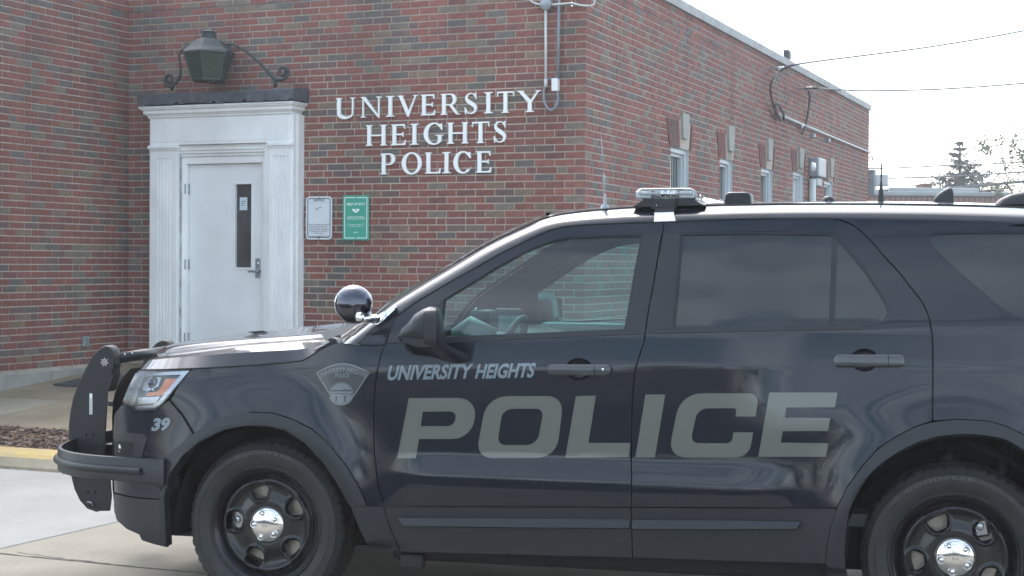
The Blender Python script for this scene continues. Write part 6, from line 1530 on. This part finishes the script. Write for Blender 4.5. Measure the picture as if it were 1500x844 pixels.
q = rt(1213.5, 298, .75); rq = (rt(1225, 298, .75)-q).length; mb = MB(); mb.lathe([(rq, -.01), (rq, .0), (rq*.92, rq*.42), (rq*.7, rq*.75), (rq*.38, rq*.95), (0, rq)], 24, q, (0, 0, 1)); mb.build('dome_antenna', M['trim'], car, smooth=True)
y_ = .80; q = rt(1290.5, 297, y_); h1_ = rt(1290, 262, y_).z; s_ = (rt(1296, 297, y_)-q).length
mb = MB(); mb.lathe([(s_*1.05, -.01), (s_*.95, .005), (s_*.78, (h1_-q.z)*.28), (s_*.40, (h1_-q.z)*.72), (s_*.2, h1_-q.z), (0, h1_-q.z+.002)], 16, q, (0, 0, 1)); mb.tube([(q.x, q.y, h1_), (q.x, q.y, rt(1290, 240, y_).z)], .0035, 6); mb.tube([(q.x, q.y, rt(1290, 240, y_).z), (q.x, q.y, rt(1290, 186, y_).z)], .0014, 5); mb.build('cone_antenna', M['trim'], car, smooth=True)
def fin(pts, y, th, name):
    P = [rt(x, yy, y) for x, yy in pts]; n = len(P); cx = sum(p.x for p in P)/n; z0 = min(p.z for p in P); mb = MB(); V = []
    for s_, w_ in ((0, -1), (.55, -.9), (.85, -.6), (1, 0), (.85, .6), (.55, .9), (0, 1)): pass
    for w_ in (-1, -.8, -.45, 0, .45, .8, 1):
        f = math.sqrt(max(0, 1-w_*w_)) ; f = .25+.75*f**.6 if abs(w_) < 1 else .12
        V += [Vector((cx+(p.x-cx)*(.75+.25*f), y+w_*th, z0+(p.z-z0)*f)) for p in P]
    Fc = [(i*n+j, (i+1)*n+j, (i+1)*n+j+1, i*n+j+1) for i in range(6) for j in range(n-1)]+[tuple(range(n)), tuple(6*n+j for j in range(n))[::-1]]
    mb.add(V, Fc); mb.build(name, M['trim'], car, None, None, 60)
fin([(1365,298),(1368,291),(1375,283),(1384,276.5),(1391,274),(1395,275.5),(1397,282),(1398,298)], .85, .035, 'fin_antenna')
fin([(1455,300),(1465,291),(1480,284),(1500,280.5),(1530,280),(1560,283),(1580,300)], .60, .06, 'roof_pod')
# ---- interior
m_ = MB(); m_.box((.25, .12, .45), (3.6, 1.80, .50)); m_.build('cabin_floor', M['interior'], car)
def inner_panel(pl, name, m, off=.05): 
    o = solid(name, [(pl, [])], side(off), .03, M[m], car, None, .1, back=True); mirror_obj(o)
bl_ = poly([(640,498),(780,492),(916,486),(948,484),(945,560),(940,600),(560,600),(565,520)]); inner_panel(bl_, 'door_card', 'interior', .045)
m_ = MB()
zB = pS(780, 490)[1]
for y0, y1 in ((2*YC-.20, 2*YC-.06),): m_.bbox((pS(660, 495)[0], y0, zB-.06), (pS(935, 485)[0]+.05, y1, zB-.015), .012)
m_.build('window_ledge', M['interior2'], car)
xd = pS(652, 490)[0]
loft('dashboard', [[Vector((xd-.30, y, 1.13)), Vector((xd-.05, y, 1.165)), Vector((xd+.10, y, 1.155)), Vector((xd+.24, y, 1.08)), Vector((xd+.26, y, .8))] for y in (.14, .40, .75, YC)], 'interior', 4, 3)
m_ = MB(); m_.tube([(xd-.02, .30, 1.16), (xd+.04, .30, 1.20), (xd+.14, .30, 1.17)], [.05, .06, .04], 12); m_.build('dash_pod', M['interior2'], car, smooth=True)
m_ = MB(); wc = pY(738, 497, .50); ring = []
tilt = R(24)
for k in range(40): a = 2*math.pi*k/40; u, v = .185*math.cos(a), .185*math.sin(a); ring.append((wc.x+v*math.sin(tilt)+.01, wc.y+u, wc.z-.075+v*math.cos(tilt)))
m_.tube(ring, .016, 10, closed=True); m_.bbox((wc.x-.03, wc.y-.07, wc.z-.15), (wc.x+.02, wc.y+.07, wc.z-.03), .015); m_.bbox((wc.x-.01, wc.y-.17, wc.z-.10), (wc.x+.012, wc.y+.17, wc.z-.07), .008); m_.build('steering_wheel', M['interior'], car, smooth=True, sharp=50)
q0, q1 = pY(724, 497, 1.0), pY(764, 452, 1.0); m_ = MB(); m_.bbox((q0.x, 1.0, q0.z-.1), (q1.x, 1.03, q1.z), .012); lp_ = m_.build('laptop_screen', M['interior'], car)
m_ = MB(); m_.box((q0.x+.02, .998, q0.z-.05), (q1.x-.005, .9995, q1.z-.035)); m_.build('screen_face', M['interior2'], lp_)
m_ = MB()
for (x, y), (x2, y2) in (((697,452),(710,456)), ((684,470),(697,467)), ((700,463),(706,462)), ((694,482),(702,484)), ((688,480),(700,478))): m_.tube([pY(x, y, .62), pY(x2, y2, .66)], .006, 6)
m_.build('console_trim', M['chrome'], car)
m_ = MB(); q = pY(702, 470, .66); m_.bbox((q.x-.03, .60, q.z-.12), (q.x+.06, .74, q.z+.05), .015); m_.build('console_controls', M['interior'], car)
for y in (.30, 1.14):    # seats with cage partition behind
    m_ = MB(); m_.bbox((1.02, y, .60), (1.50, y+.50, .78), .05); m_.bbox((1.52, y, .70), (1.68, y+.50, 1.28), .06); m_.bbox((1.62, y+.12, 1.30), (1.72, y+.38, 1.46), .04); m_.build('front_seat', M['interior'], car, smooth=True, sharp=50)
m_ = MB(); m_.box((1.80, .22, .5), (1.82, 1.70, 1.60)); m_.build('partition', M['interior'], car)
m_ = MB(); m_.add([tuple(p+Vector((.02, .02, -.035))) for p in rc2]+[(p.x+.02, 2*YC-p.y-.02, p.z-.035) for p in rc2], [(k, k+1, len(rc2)+k+1, len(rc2)+k) for k in range(len(rc2)-1)]); m_.build('headlining', M['interior'], car)
print('objects', len(bpy.data.objects))
# ================================================================== HAZE, added to imitate lens glare
hz = bpy.data.materials.new('glare_haze_air'); hz.use_nodes = True; t = hz.node_tree; t.nodes.clear()
pv = N(t, 'ShaderNodeVolumePrincipled', Density=.0017, Anisotropy=.45); pv.inputs['Color'].default_value = (.93, .96, 1, 1)
o_ = t.nodes.new('ShaderNodeOutputMaterial'); t.links.new(pv.outputs[0], o_.inputs['Volume'])
mb = MB(); mb.box((-140, -70, -1.03), (140, 130, 22)); tag(mb.build('glare_haze', hz), kind='stuff')
